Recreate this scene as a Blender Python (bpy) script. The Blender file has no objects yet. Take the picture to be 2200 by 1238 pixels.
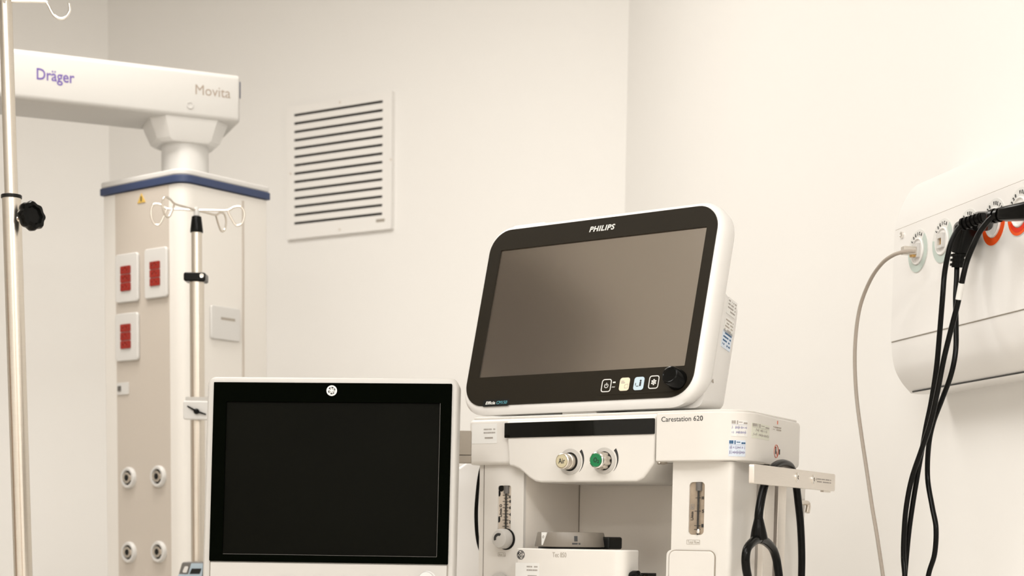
import bpy, bmesh, math, random
from mathutils import Vector, Matrix
random.seed(7)
R = math.radians
SC = bpy.context.scene
COL = SC.collection

# ------------------------------------------------------------------ camera
F_PX, CX, CY = 3550.0, 1100.0, 1510.0      # focal length and principal point in the 2200x1238 frame (tall photo, cropped)
PITCH, ROLL, CAMZ = math.atan(360/3550), 0.014, 1.2
cd = bpy.data.cameras.new('camera'); cam = bpy.data.objects.new('camera', cd); COL.objects.link(cam)
CAMM = Matrix.Rotation(math.pi/2-PITCH, 4, 'X') @ Matrix.Rotation(ROLL, 4, 'Z')
cam.matrix_world = Matrix.Translation((0, 0, CAMZ)) @ CAMM
cd.sensor_width = 36; cd.lens = F_PX/2200*36; cd.shift_y = (CY-619)/2200
cd.clip_start = 0.05; cd.clip_end = 60
cd.dof.use_dof = True; cd.dof.focus_distance = 2.32; cd.dof.aperture_fstop = 7.5
SC.camera = cam
# ------------------------------------------------------------------ world, exposure, lights
w = bpy.data.worlds.new('world'); SC.world = w; w.use_nodes = True
w.node_tree.nodes['Background'].inputs[0].default_value = (1, .95, .88, 1)
w.node_tree.nodes['Background'].inputs[1].default_value = .3
vs = SC.view_settings
vs.view_transform = 'Standard'; vs.look = 'None'; vs.gamma = 1; vs.use_curve_mapping = False
vs.exposure = -0.86
CEIL = 3.0
LIGHTS = [  # x, y, size x, size y, watts, colour
    (-0.80, 0.75, 1.8, 1.8, 76, (1, .99, .972)),
    (-1.30, -2.3, 1.2, .6, 66, (1, .985, .955)),
    (-1.00, 3.30, 1.2, .6, 50, (1, .96, .90)),
    (1.00, -0.9, 1.0, .6, 95, (1, .985, .965)),
]

# ------------------------------------------------------------------ pixel <-> place
def ray(x, y):
    return (CAMM.to_3x3() @ Vector(((x-CX)/F_PX, -(y-CY)/F_PX, -1)))
EYE = Vector((0, 0, CAMZ))
def at(x, y, Y):
    d = ray(x, y); return EYE + d*(Y/d.y)
CI = (Matrix.Translation((0, 0, CAMZ)) @ CAMM).inverted()
def proj(p):
    q = CI @ Vector(p); return (CX + F_PX*q.x/-q.z, CY - F_PX*q.y/-q.z)

class Frame:
    """x right along the face, y into the thing, z up"""
    def __init__(s, o, yaw=0, tilt=0, M=None):
        s.M = M if M is not None else Matrix.Translation(Vector(o)) @ Matrix.Rotation(R(yaw), 4, 'Z') @ Matrix.Rotation(-R(tilt), 4, 'X')
        s.I = s.M.inverted()
    def px(s, x, y, off=0.0):
        o = s.I @ EYE; d = s.I.to_3x3() @ ray(x, y); t = (off-o.y)/d.y
        p = o + d*t; return (p.x, p.z)
    def X(s, x, y, off=0.0): return s.px(x, y, off)[0]
    def Z(s, x, y, off=0.0): return s.px(x, y, off)[1]
    def loc(s, p): return s.I @ Vector(p)
    def wld(s, p): return s.M @ Vector(p)
    def pj(s, p): return proj(s.M @ Vector(p))
    def sub(s, o, yaw=0, tilt=0):
        return Frame(None, M=s.M @ Matrix.Translation(Vector(o)) @ Matrix.Rotation(R(yaw), 4, 'Z') @ Matrix.Rotation(-R(tilt), 4, 'X'))
WORLD = Frame((0, 0, 0))
def solve(fn, target, a, b):
    fa = fn(a)-target
    for _ in range(60):
        m = (a+b)/2; fm = fn(m)-target
        if (fm > 0) == (fa > 0): a, fa = m, fm
        else: b = m
    return (a+b)/2

# ------------------------------------------------------------------ materials
def mat(name, c, rough=.45, metal=0, bump=0, scale=60, spec=.5, var=0, coat=0, trans=0, emit=0, brushed=False):
    m = bpy.data.materials.new(name); m.use_nodes = True; nt = m.node_tree; b = nt.nodes['Principled BSDF']
    b.inputs['Base Color'].default_value = (*c, 1); b.inputs['Roughness'].default_value = rough
    b.inputs['Metallic'].default_value = metal; b.inputs['Specular IOR Level'].default_value = spec
    b.inputs['Coat Weight'].default_value = coat; b.inputs['Transmission Weight'].default_value = trans
    if emit:
        b.inputs['Emission Color'].default_value = (*c, 1); b.inputs['Emission Strength'].default_value = emit
    tc = nt.nodes.new('ShaderNodeTexCoord'); n = nt.nodes.new('ShaderNodeTexNoise')
    n.inputs['Scale'].default_value = scale; n.inputs['Detail'].default_value = 4
    if brushed:
        mp = nt.nodes.new('ShaderNodeMapping'); mp.inputs['Scale'].default_value = (1, 1, 40)
        nt.links.new(tc.outputs['Object'], mp.inputs[0]); nt.links.new(mp.outputs[0], n.inputs['Vector'])
    else:
        nt.links.new(tc.outputs['Object'], n.inputs['Vector'])
    if var:
        mx = nt.nodes.new('ShaderNodeMix'); mx.data_type = 'RGBA'
        mx.inputs['A'].default_value = (*[k*(1-var) for k in c], 1); mx.inputs['B'].default_value = (*[min(1, k*(1+var)) for k in c], 1)
        nt.links.new(n.outputs['Fac'], mx.inputs['Factor']); nt.links.new(mx.outputs['Result'], b.inputs['Base Color'])
    if bump:
        bp = nt.nodes.new('ShaderNodeBump'); bp.inputs['Strength'].default_value = bump; bp.inputs['Distance'].default_value = .001
        nt.links.new(n.outputs['Fac'], bp.inputs['Height']); nt.links.new(bp.outputs[0], b.inputs['Normal'])
    return m
M = dict(
    wall=mat('wall_paint', (.88, .863, .835), .6, var=.01, scale=3, bump=.05),
    ceil=mat('ceiling_paint', (.86, .84, .81), .8, var=.01, scale=4),
    floor=mat('vinyl_floor', (.74, .70, .64), .35, var=.06, scale=6),
    white=mat('white_plastic', (.76, .735, .70), .38, bump=.03, scale=400),
    shell=mat('monitor_shell_plastic', (.77, .75, .72), .36, bump=.03, scale=500),
    geshell=mat('grey_white_plastic', (.50, .478, .445), .4, bump=.03, scale=500),
    cowl=mat('machine_white_plastic', (.69, .66, .615), .38, bump=.03, scale=400),
    unit=mat('unit_white', (.82, .80, .775), .3),
    armwhite=mat('arm_white', (.50, .485, .46), .4),
    enamel=mat('white_enamel', (.62, .605, .58), .3),
    recess=mat('recess_panel', (.90, .84, .76), .5, bump=.04, scale=600),
    grey=mat('grey_plastic', (.30, .26, .21), .5),
    colgrey=mat('panel_beige', (.53, .475, .415), .5),
    cream=mat('column_cream', (.74, .71, .665), .45),
    blue=mat('blue_trim', (.030, .048, .115), .45),
    black=mat('black_plastic', (.008, .008, .007), .4, spec=.2),
    rubber=mat('black_rubber', (.0035, .0035, .003), .2, spec=.13),
    bezel=mat('dark_bezel', (.016, .0125, .0075), .42, spec=.12, bump=.02, scale=900),
    gebezel=mat('black_bezel', (.0015, .0020, .0012), .5, spec=0),
    gescreen=mat('black_screen', (.0036, .0036, .0024), .3, var=.25, scale=7, spec=.02),
    gloss=mat('gloss_black', (.003, .003, .002), .06, spec=.3),
    metal=mat('brushed_steel', (.66, .61, .54), .28, 1, brushed=True, var=.05, scale=30),
    chrome=mat('chrome', (.85, .82, .78), .1, 1),
    alu=mat('satin_aluminium', (.80, .755, .70), .42, 1, brushed=True, var=.05, scale=40),
    alud=mat('dark_groove', (.13, .11, .09), .6),
    vent=mat('vent_paint', (.88, .86, .83), .5),
    dark=mat('slot_shade_dark', (.012, .009, .006), .8),
    red=mat('red_socket', (.27, .010, .003), .4, var=.25, scale=40),
    ink=mat('ink_black', (.02, .02, .02), .6),
    inkgrey=mat('ink_grey', (.33, .30, .27), .6),
    inklight=mat('ink_pale', (.36, .32, .27), .6),
    inkblue=mat('ink_blue', (.02, .09, .20), .6),
    inkpen=mat('ink_pen', (.34, .33, .46), .6),
    inkred=mat('ink_red', (.55, .12, .06), .6),
    purple=mat('purple_print', (.10, .055, .26), .6),
    beigeprint=mat('beige_print', (.30, .24, .19), .6),
    yellow=mat('warning_yellow', (.62, .40, .08), .6),
    paper=mat('label_paper', (.72, .71, .68), .55),
    paperg=mat('label_paper_green', (.66, .66, .56), .55),
    paperb=mat('label_paper_blue', (.62, .68, .76), .55),
    green=mat('green_cap', (.004, .17, .055), .35),
    aircap=mat('yellow_cap', (.52, .46, .31), .35),
    grayn=mat('sage_ring', (.50, .575, .53), .45),
    orange=mat('orange_ring', (.85, .09, .008), .4),
    red2=mat('red_ring', (.72, .03, .006), .4),
    netcord=mat('grey_cord', (.36, .31, .26), .55),
    brass=mat('brass', (.62, .38, .14), .3, 1),
    dial=mat('grey_dial', (.20, .175, .145), .4),
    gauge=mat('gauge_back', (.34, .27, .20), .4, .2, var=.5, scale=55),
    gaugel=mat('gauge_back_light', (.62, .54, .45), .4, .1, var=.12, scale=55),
    lamp=mat('lamp_diffuser', (1, .97, .92), .5, emit=1.6),
    palebtn=mat('cream_button', (.80, .68, .50), .45),
    bluebtn=mat('pale_blue_button', (.50, .62, .70), .45),
    cyan=mat('cyan_print', (.10, .35, .42), .5),
    pumpblue=mat('pump_blue', (.36, .44, .50), .4),
    pumpgrey=mat('pump_grey', (.12, .11, .10), .5),
    clearp=mat('clear_plug', (.80, .74, .66), .12, trans=.5),
    wood=mat('wood_door', (.30, .17, .08), .5),
)
def screen_mat():
    m = bpy.data.materials.new('matte_grey_screen'); m.use_nodes = True; nt = m.node_tree; b = nt.nodes['Principled BSDF']
    b.inputs['Base Color'].default_value = (.075, .058, .043, 1)
    b.inputs['Roughness'].default_value = .16; b.inputs['Specular IOR Level'].default_value = .5
    b.inputs['IOR'].default_value = 3.6
    b.inputs['Specular Tint'].default_value = (1, .93, .84, 1)
    tc = nt.nodes.new('ShaderNodeTexCoord'); n = nt.nodes.new('ShaderNodeTexNoise'); n.inputs['Scale'].default_value = 900
    bp = nt.nodes.new('ShaderNodeBump'); bp.inputs['Strength'].default_value = .02; bp.inputs['Distance'].default_value = .0004
    nt.links.new(tc.outputs['Object'], n.inputs['Vector']); nt.links.new(n.outputs['Fac'], bp.inputs['Height']); nt.links.new(bp.outputs[0], b.inputs['Normal'])
    return m
M['pscreen'] = screen_mat()
def glass_mat():
    m = bpy.data.materials.new('clear_tube'); m.use_nodes = True; b = m.node_tree.nodes['Principled BSDF']
    b.inputs['Base Color'].default_value = (.97, .95, .9, 1); b.inputs['Roughness'].default_value = .03
    b.inputs['Transmission Weight'].default_value = 1; b.inputs['IOR'].default_value = 1.3
    return m
M['glass'] = glass_mat()

# ------------------------------------------------------------------ mesh builder
W = {}
def rrect(x0, z0, x1, z1, r, n=6):
    r = max(1e-5, min(r, abs(x1-x0)/2-1e-5, abs(z1-z0)/2-1e-5)); pts = []
    for cx, cz, a in ((x1-r, z1-r, 0), (x0+r, z1-r, 90), (x0+r, z0+r, 180), (x1-r, z0+r, 270)):
        for i in range(n+1):
            t = R(a+90*i/n); pts.append((cx+r*math.cos(t), cz+r*math.sin(t)))
    return pts
def circ(cx, cz, r, n=32, rz=None):
    return [(cx+r*math.cos(2*math.pi*i/n), cz+(rz or r)*math.sin(2*math.pi*i/n)) for i in range(n)]
def fillet(pts, radii, n=6):
    out = []; N = len(pts)
    for i, p in enumerate(pts):
        r = radii[i] if isinstance(radii, (list, tuple)) else radii
        p = Vector(p); a = Vector(pts[i-1]); b = Vector(pts[(i+1) % N])
        if r <= 0: out.append(tuple(p)); continue
        u = (a-p).normalized(); v = (b-p).normalized(); ang = u.angle(v)
        d = min(r/math.tan(ang/2), (a-p).length*.49, (b-p).length*.49)
        for k in range(n+1):
            t = k/n; q = (p+u*d)*(1-t)**2 + p*2*t*(1-t) + (p+v*d)*t*t; out.append(tuple(q))
    return out
def catmull(P, k=8):
    P = [Vector(p) for p in P]; out = []
    for i in range(len(P)-1):
        a = P[i-1] if i else P[0]*2-P[1]; b, c = P[i], P[i+1]; d = P[i+2] if i+2 < len(P) else P[-1]*2-P[-2]
        for j in range(k):
            t = j/k; out.append(.5*((2*b)+(c-a)*t+(2*a-5*b+4*c-d)*t*t+(3*b-a-3*c+d)*t**3))
    out.append(P[-1]); return out

class MB:
    def __init__(s, frame=WORLD): s.bm = bmesh.new(); s.f = frame
    def prism(s, outline, y0, y1, holes=()):
        """outline in x,z extruded along y"""
        s._ext([[Vector((x, y0, z)) for x, z in lp] for lp in (outline, *holes)], Vector((0, y1-y0, 0))); return s
    def plan(s, outline, z0, z1, holes=()):
        s._ext([[Vector((x, y, z0)) for x, y in lp] for lp in (outline, *holes)], Vector((0, 0, z1-z0))); return s
    def side(s, outline, x0, x1):
        """outline in y,z extruded along x"""
        s._ext([[Vector((x0, y, z)) for y, z in lp] for lp in (outline,)], Vector((x1-x0, 0, 0))); return s
    def _ext(s, loops, vec):
        bm = s.bm; fs = []
        L = [[bm.verts.new(p) for p in lp] for lp in loops]
        L2 = [[bm.verts.new(p+vec) for p in lp] for lp in loops]
        for A, B in zip(L, L2):
            for i in range(len(A)):
                j = (i+1) % len(A); fs.append(bm.faces.new((A[i], A[j], B[j], B[i])))
        if len(loops) == 1:
            fs += [bm.faces.new(L[0][::-1]), bm.faces.new(L2[0])]
        else:
            for LL in (L, L2):
                es = []
                for A in LL:
                    for i in range(len(A)):
                        es.append(bm.edges.get((A[i], A[(i+1) % len(A)])))
                fs += [g for g in bmesh.ops.triangle_fill(bm, use_beauty=True, use_dissolve=False, edges=es)['geom'] if isinstance(g, bmesh.types.BMFace)]
        bmesh.ops.recalc_face_normals(bm, faces=fs)
    def box(s, x0, y0, z0, x1, y1, z1): return s.prism([(x0, z0), (x1, z0), (x1, z1), (x0, z1)], y0, y1)
    def loft(s, rings, cap=True):
        """rings: list of lists of 3-D points of equal length"""
        bm = s.bm; V = [[bm.verts.new(Vector(p)) for p in r] for r in rings]; n = len(V[0]); fs = []
        for a, b in zip(V, V[1:]):
            for i in range(n):
                j = (i+1) % n; fs.append(bm.faces.new((a[i], a[j], b[j], b[i])))
        if cap: fs += [bm.faces.new(V[0][::-1]), bm.faces.new(V[-1])]
        bmesh.ops.recalc_face_normals(bm, faces=fs); return s
    def cyl(s, a, b, r, r2=None, n=28):
        return s.tube([a, b], [r, r if r2 is None else r2], n)
    def tube(s, pts, r, n=14):
        pts = [Vector(p) for p in pts]; rings = []; up = None
        for i, p in enumerate(pts):
            t = (pts[min(i+1, len(pts)-1)]-pts[max(i-1, 0)]).normalized()
            if up is None:
                up = Vector((0, 0, 1)) if abs(t.z) < .9 else Vector((1, 0, 0))
            u = (up - t*up.dot(t)).normalized(); v = t.cross(u); up = u
            rr = r[i] if isinstance(r, (list, tuple)) else r
            rings.append([p+(u*math.cos(2*math.pi*k/n)+v*math.sin(2*math.pi*k/n))*rr for k in range(n)])
        return s.loft(rings)
    def lathe(s, prof, c=(0, 0, 0), axis='y', n=36, wave=None):
        """prof: (radius, along axis) ; wave(theta) scales the radius"""
        rings = []
        for r, h in prof:
            ring = []
            for k in range(n):
                t = 2*math.pi*k/n; q = max(r, 1e-4)*(wave(t) if wave else 1); a, b = q*math.cos(t), q*math.sin(t)
                p = {'y': (a, h, b), 'z': (a, b, h), 'x': (h, a, b)}[axis]; ring.append(Vector(p)+Vector(c))
            rings.append(ring)
        return s.loft(rings)
    def ring(s, cx, cz, r0, r1, a0, a1, y0, y1, n=32):
        o = [(cx+r1*math.cos(R(a0+(a1-a0)*i/n)), cz+r1*math.sin(R(a0+(a1-a0)*i/n))) for i in range(n+1)]
        i_ = [(cx+r0*math.cos(R(a0+(a1-a0)*i/n)), cz+r0*math.sin(R(a0+(a1-a0)*i/n))) for i in range(n, -1, -1)]
        if abs(a1-a0) >= 359.9: return s.prism(o[:-1], y0, y1, [i_[:-1]])
        return s.prism(o+i_, y0, y1)
    def stroke(s, pts, wd, y0, y1):
        P = [Vector((p[0], p[1])) for p in pts]; L = []; Rr = []
        for i, p in enumerate(P):
            t = (P[min(i+1, len(P)-1)]-P[max(i-1, 0)]).normalized(); nn = Vector((-t.y, t.x))*wd/2
            L.append(tuple(p+nn)); Rr.append(tuple(p-nn))
        V = s.bm
        for i in range(len(P)-1):
            s.prism([L[i], L[i+1], Rr[i+1], Rr[i]], y0, y1)
        return s
    def text(s, txt, x0, z0, x1, z1, y0, y1, bold=0, shear=0, rot=0):
        """lettering filling the box x0..x1, z0..z1 on the face; rot 90 reads upwards"""
        cu = bpy.data.curves.new('t', 'FONT'); cu.body = txt; cu.offset = bold; cu.shear = shear; cu.resolution_u = 3; cu.space_character = 1.0+(.12 if bold > .02 else 0)
        ob = bpy.data.objects.new('t', cu); me = bpy.data.meshes.new_from_object(ob)
        tb = bmesh.new(); tb.from_mesh(me)
        bmesh.ops.remove_doubles(tb, verts=tb.verts, dist=1e-5)
        xs = [v.co.x for v in tb.verts]; ys = [v.co.y for v in tb.verts]
        a0, a1, b0, b1 = min(xs), max(xs), min(ys), max(ys)
        ext = bmesh.ops.extrude_face_region(tb, geom=tb.faces[:])
        top = {g for g in ext['geom'] if isinstance(g, bmesh.types.BMVert)}
        for v in tb.verts:
            u = (v.co.x-a0)/(a1-a0); q = (v.co.y-b0)/(b1-b0)
            if rot: u, q = 1-q, u
            v.co = Vector((x0+(x1-x0)*u, y1 if v in top else y0, z0+(z1-z0)*q))
        bmesh.ops.recalc_face_normals(tb, faces=tb.faces)
        tmp = bpy.data.meshes.new('t'); tb.to_mesh(tmp); tb.free(); s.bm.from_mesh(tmp)
        bpy.data.meshes.remove(tmp); bpy.data.meshes.remove(me); bpy.data.objects.remove(ob); bpy.data.curves.remove(cu)
        return s
    def build(s, name, m, parent=None, smooth=35, bevel=0, seg=3, label=None, own=False, bang=40):
        PM = W[parent] if parent else (s.f.M if own else Matrix.Identity(4))
        T = PM.inverted() @ s.f.M
        s.bm.transform(T)
        me = bpy.data.meshes.new(name); s.bm.to_mesh(me); s.bm.free()
        me.materials.append(M[m] if isinstance(m, str) else m)
        for p in me.polygons: p.use_smooth = smooth > 0
        if smooth: me.set_sharp_from_angle(angle=R(smooth))
        o = bpy.data.objects.new(name, me); COL.objects.link(o)
        if parent: o.parent = parent
        else: o.matrix_world = PM
        W[o] = PM
        if bevel:
            b = o.modifiers.new('bevel', 'BEVEL'); b.width = bevel; b.segments = seg; b.limit_method = 'ANGLE'; b.angle_limit = R(bang)
            b.harden_normals = True
        if label: o['label'] = label
        return o
def tag(o, label, cat, group=None, kind=None):
    if label: o['label'] = label
    if cat: o['category'] = cat
    if group: o['group'] = group
    if kind: o['kind'] = kind
    return o
def thing(name, frame, label, cat, group=None):
    o = bpy.data.objects.new(name, None); COL.objects.link(o); o.matrix_world = frame.M; o.empty_display_size = .1
    W[o] = frame.M; return tag(o, label, cat, group)
def struct(o): o['kind'] = 'structure'; return o

# ================================================================== ROOM
U = Frame(at(1925, 600, 2.60), -77.2)               # front panel plane of the bed-head unit
U = Frame((U.M.translation.x, U.M.translation.y, 0), -77.2)
WALL_OFF = .095
def plan_hit(x, y, frame, off):
    lx, lz = frame.px(x, y, off); p = frame.wld((lx, off, lz)); return Vector((p.x, p.y))
A = plan_hit(1347, 225, U, WALL_OFF)                # corner right wall / diagonal wall
V = Frame((A.x, A.y, 0), -32.1)                     # diagonal wall, y=0 is its face
B = plan_hit(232, 120, V, 0)
ur = Vector((math.cos(R(-77.2)), math.sin(R(-77.2))))   # along the right wall towards the camera
bl = Vector((-math.cos(R(12.8)), -math.sin(R(12.8))))   # along the back wall to the left
Cc = B + bl*3.4
Dd = Cc + ur*8.2
E = A + ur*7.4
E = A + ur*((Dd-A).dot(ur))
poly = [A, B, Cc, Dd, E]
def wall(name, p, q, thick=.12):
    d = (q-p).normalized(); n = Vector((-d.y, d.x))
    c = sum(poly, Vector((0, 0)))/5
    if n.dot(p-c) < 0: n = -n
    mb = MB().plan([tuple(p), tuple(q), tuple(q+n*thick), tuple(p+n*thick)], -.02, CEIL+.02)
    return struct(mb.build(name, 'wall', smooth=0))
wall('wall_right', A, E); wall('wall_diagonal', A, B); wall('wall_back', B, Cc); wall('wall_left', Cc, Dd); wall('wall_front', Dd, E)
struct(MB().plan([tuple(p) for p in poly], -.1, 0).build('floor', 'floor', smooth=0))
struct(MB().plan([tuple(p) for p in poly], CEIL, CEIL+.1).build('ceiling', 'ceil', smooth=0))
# unseen doors, added to give the metal something dark to reflect
nf = (E-Dd).normalized(); af_ = math.degrees(math.atan2(nf.y, nf.x))
for k, (p_, d_, wd_) in enumerate(((Dd.lerp(E, .60), nf, 1.1), (Cc.lerp(Dd, .35), (Dd-Cc).normalized(), 1.3))):
    a_ = math.degrees(math.atan2(d_.y, d_.x)); cen = sum(poly, Vector((0, 0)))/5
    DF = Frame((p_.x, p_.y, 0), a_); sg_ = 1 if DF.loc((cen.x, cen.y, 0)).y > 0 else -1
    o = struct(MB(DF).prism([(-wd_/2, .005), (wd_/2, .005), (wd_/2, 2.1), (-wd_/2, 2.1)], 0, .04*sg_).build('added_door_%d' % (k+1), 'wood', None, smooth=0, own=True))
    MB(DF).cyl((wd_/2-.10, .04*sg_, 1.02), (wd_/2-.10, .09*sg_, 1.02), .010).build('added_door_handle', 'metal', o)
# unseen ceiling lamps, added and placed to brighten walls, niche and machine side
lamp_words = ['in the middle of the room, the largest of all', 'above the place of the photographer', 'in front of the diagonal wall', 'near the right wall, the smallest of all']
for (x, y, sx, sy, wt, c), words in zip(LIGHTS, lamp_words):
    f = Frame((x, y, CEIL), -12.8+0)
    t = thing('added_ceiling_light', f, 'unseen, added recessed rectangular white ceiling light panel '+words, 'ceiling light', 'ceiling light panels')
    MB(f).plan([(-sx/2-.03, -sy/2-.03), (sx/2+.03, -sy/2-.03), (sx/2+.03, sy/2+.03), (-sx/2-.03, sy/2+.03)], -.03, 0,
               [[(-sx/2, -sy/2), (-sx/2, sy/2), (sx/2, sy/2), (sx/2, -sy/2)]]).build('frame', 'enamel', t, smooth=0)
    MB(f).box(-sx/2, -sy/2, -.018, sx/2, sy/2, -.012).build('diffuser', 'lamp', t, smooth=0)
    ld = bpy.data.lights.new('added_lamp_light', 'AREA'); ld.shape = 'RECTANGLE'; ld.size = sx; ld.size_y = sy; ld.energy = wt; ld.color = c
    lo = bpy.data.objects.new('added_lamp_light', ld); COL.objects.link(lo); lo.matrix_world = f.M @ Matrix.Translation((0, 0, -.035))

# unseen dark display, added to make the dark reflection in the patient monitor
CM = Frame((-1.62, 2.30, 2.20), 70)
t = thing('added_reflection_display', CM, 'unseen black flat display hanging from the ceiling, added for a dark reflection in the patient monitor', 'display')
MB(CM).prism(rrect(-.25, 0, .25, .44, .01), -.02, .02).build('added_housing', 'black', t, bevel=.003)
MB(CM).prism(rrect(-.235, .015, .235, .425, .004), .019, .021).build('added_screen', 'gescreen', t, smooth=0)
MB(CM).cyl((0, 0, .43), (0, 0, CEIL-2.20), .018).build('added_pole', 'black', t)

# ================================================================== AIR VENT on the diagonal wall
vx0, vx1 = V.X(622, 380), V.X(848, 350)
vz0 = (V.Z(622, 518)+V.Z(848, 492))/2; vz1 = (V.Z(622, 238)+V.Z(848, 191))/2
t = thing('air_vent', Frame(V.wld(((vx0+vx1)/2, 0, vz0)), -32.1), 'square white slatted air return grille screwed to the diagonal wall', 'air vent')
sx0, sx1 = V.X(638.3, 370), V.X(828, 340)
zt = (V.Z(638.3, 251.5)+V.Z(828, 219.3))/2; zb = (V.Z(638.3, 483)+V.Z(828, 460))/2
ph = (zt-zb)/13; sh = ph*.31
holes = [rrect(sx0, zb+ph*i-sh/2, sx1, zb+ph*i+sh/2, .001, 2) for i in range(14)]
MB(V).prism(rrect(vx0, vz0, vx1, vz1, .004, 3), -.014, -.011, holes).build('grille', 'vent', t, smooth=0)
rim = MB(V).prism(rrect(vx0, vz0, vx1, vz1, .004, 3), -.012, 0, [rrect(vx0+.012, vz0+.012, vx1-.012, vz1-.012, .003, 3)])
rim.build('frame', 'vent', t)
lb = MB(V)
for i in range(14):
    z = zb+ph*i
    lb.side([(-.011, z+sh*.6), (-.0105, z+sh*.8), (-.0015, z+sh*2.2), (-.002, z+sh*2.0)], sx0-.003, sx1+.003)
lb.build('louver_blades', 'vent', t, smooth=0)
MB(V).box(sx0-.02, -.001, zb-.02, sx1+.02, -.0002, zt+.02).build('slot_shade_sheet', 'dark', t, smooth=0)  # dark sheet standing in for the shade behind the slots
for x, y in ((731, 220), (730, 493), (625, 373), (840, 343)):
    lx, lz = V.px(x, y, -.014)
    MB(V).lathe([(.0035, -.0138), (.0035, -.0155), (.002, -.0162), (0, -.0162)], (lx, 0, lz)).build('screw', 'alu', t)
lx, lz = V.px(808, 478, -.014); MB(V).text('AR', lx, lz, lx+.02, lz+.006, -.0142, -.0139).build('maker_print', 'inklight', t, smooth=0) if False else None
MB(V).box(lx, -.0142, lz, lx+.03, -.0139, lz+.008).build('rating_plate', 'inklight', t, smooth=0)

# ================================================================== CEILING SUPPLY COLUMN (pendant)
YAW = 51.0
pc = Vector((-.775, 3.935, 0)); D = Frame(pc, YAW)
HX, HY = .126, .1415
D = Frame(pc, YAW)
FL = D.sub((-HX, -HY, 0), -90)     # left face : x to the right (towards near corner), near corner at x=0
FR = D.sub((-HX, -HY, 0), 0)       # right face: near corner at x=0
ztrim = FR.Z(395, 384); 
t = thing('supply_column', Frame((pc.x, pc.y, .75), YAW), 'cream medical supply column hanging from a ceiling arm with blue top trim', 'supply column')
PEND = t
zbot = .78
ztop = FR.Z(395, 376)+.004
def boxplan(ax, ay, r): return fillet([(-ax, -ay), (ax, -ay), (ax, ay), (-ax, ay)], [r, .006, .03, .006], 8)
MB(D).plan(boxplan(HX, HY, .035), zbot, ztrim-.008).build('column_body', 'cream', t)
MB(D).plan(boxplan(HX+.006, HY+.006, .04), ztrim-.006, ztrim+.010).build('trim_band', 'blue', t, bevel=.002, label='navy blue band around the column top')
MB(D).plan(boxplan(HX+.004, HY+.004, .04), ztrim+.010, ztrim+.024).build('top_cover', 'enamel', t, bevel=.009)
# recessed darker left panel with the sockets
px0, px1 = FL.X(250, 600), FL.X(364, 600)
MB(FL).box(px0, -.0015, zbot+.01, px1, .002, ztrim-.008).build('socket_panel', 'colgrey', t, smooth=0, label='darker beige front panel carrying sockets')
MB(FR).box(FR.X(520, 600), -.0012, zbot+.01, FR.X(524, 600), .0015, ztrim-.02).build('panel_seam', 'colgrey', t, smooth=0)
def plate(x0, y0, x1, y1, rx0, ry0, rx1, ry1):
    a, b = FL.px(x0, (y0+y1)/2, -.004)[0], FL.px(x1, (y0+y1)/2, -.004)[0]
    mx = (x0+x1)/2; zt_, zb_ = FL.Z(mx, y0, -.004), FL.Z(mx, y1, -.004)
    p = MB(FL).prism(rrect(a, zb_, b, zt_, .008), -.009, -.001).build('power_socket', 'enamel', t, bevel=.003)
    c, d = FL.X((rx0), (ry0+ry1)/2, -.009), FL.X(rx1, (ry0+ry1)/2, -.009)
    m2 = (rx0+rx1)/2; e, g = FL.Z(m2, ry0, -.009), FL.Z(m2, ry1, -.009); h = (e-g)/3
    for k in range(3):
        hs = [circ(c+(d-c)*q, g+h*(k+.5), .0022, 10) for q in (.3, .7)] + [circ((c+d)/2, g+h*(k+.72), .0018, 10)]
        MB(FL).prism(rrect(c, g+h*k+.0008, d, g+h*(k+1)-.0008, .002, 3), -.0115, -.008, hs).build('socket_insert', 'red', p, smooth=0, label='red socket outlet')
plate(251, 545, 299, 650, 260, 571, 281, 626)
plate(313, 533, 361, 641, 323, 561, 344, 615)
plate(251, 673, 299, 776, 260, 696, 281, 750)
# gas outlets
for x, y in ((273, 1027), (337, 1024), (274, 1187), (338, 1186)):
    lx, lz = FL.px(x+2, y, -.006); c = (lx, 0, lz)
    g = MB(FL).lathe([(.025, 0), (.025, -.006), (.0225, -.010), (.0175, -.010), (.0165, -.004)], c).build('gas_outlet', 'enamel', t)
    MB(FL).lathe([(.0175, -.003), (.0175, -.0045), (.0001, -.0045)], c).build('outlet_well', 'black', g)
    MB(FL).lathe([(.0125, -.003), (.0125, -.010), (.0075, -.011), (.0068, -.006)], c).build('outlet_collar', 'metal', g)
    MB(FL).lathe([(.007, -.003), (.007, -.0105), (.0001, -.0105)], c).build('outlet_bore', 'black', g)
    MB(FL).box(lx-.021, -.0095, lz-.006, lx-.008, -.0045, lz+.006).build('outlet_latch', 'metal', g)
    MB(FL).box(lx+.008, -.0095, lz-.006, lx+.021, -.0045, lz+.006).build('outlet_latch', 'metal', g)
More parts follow.
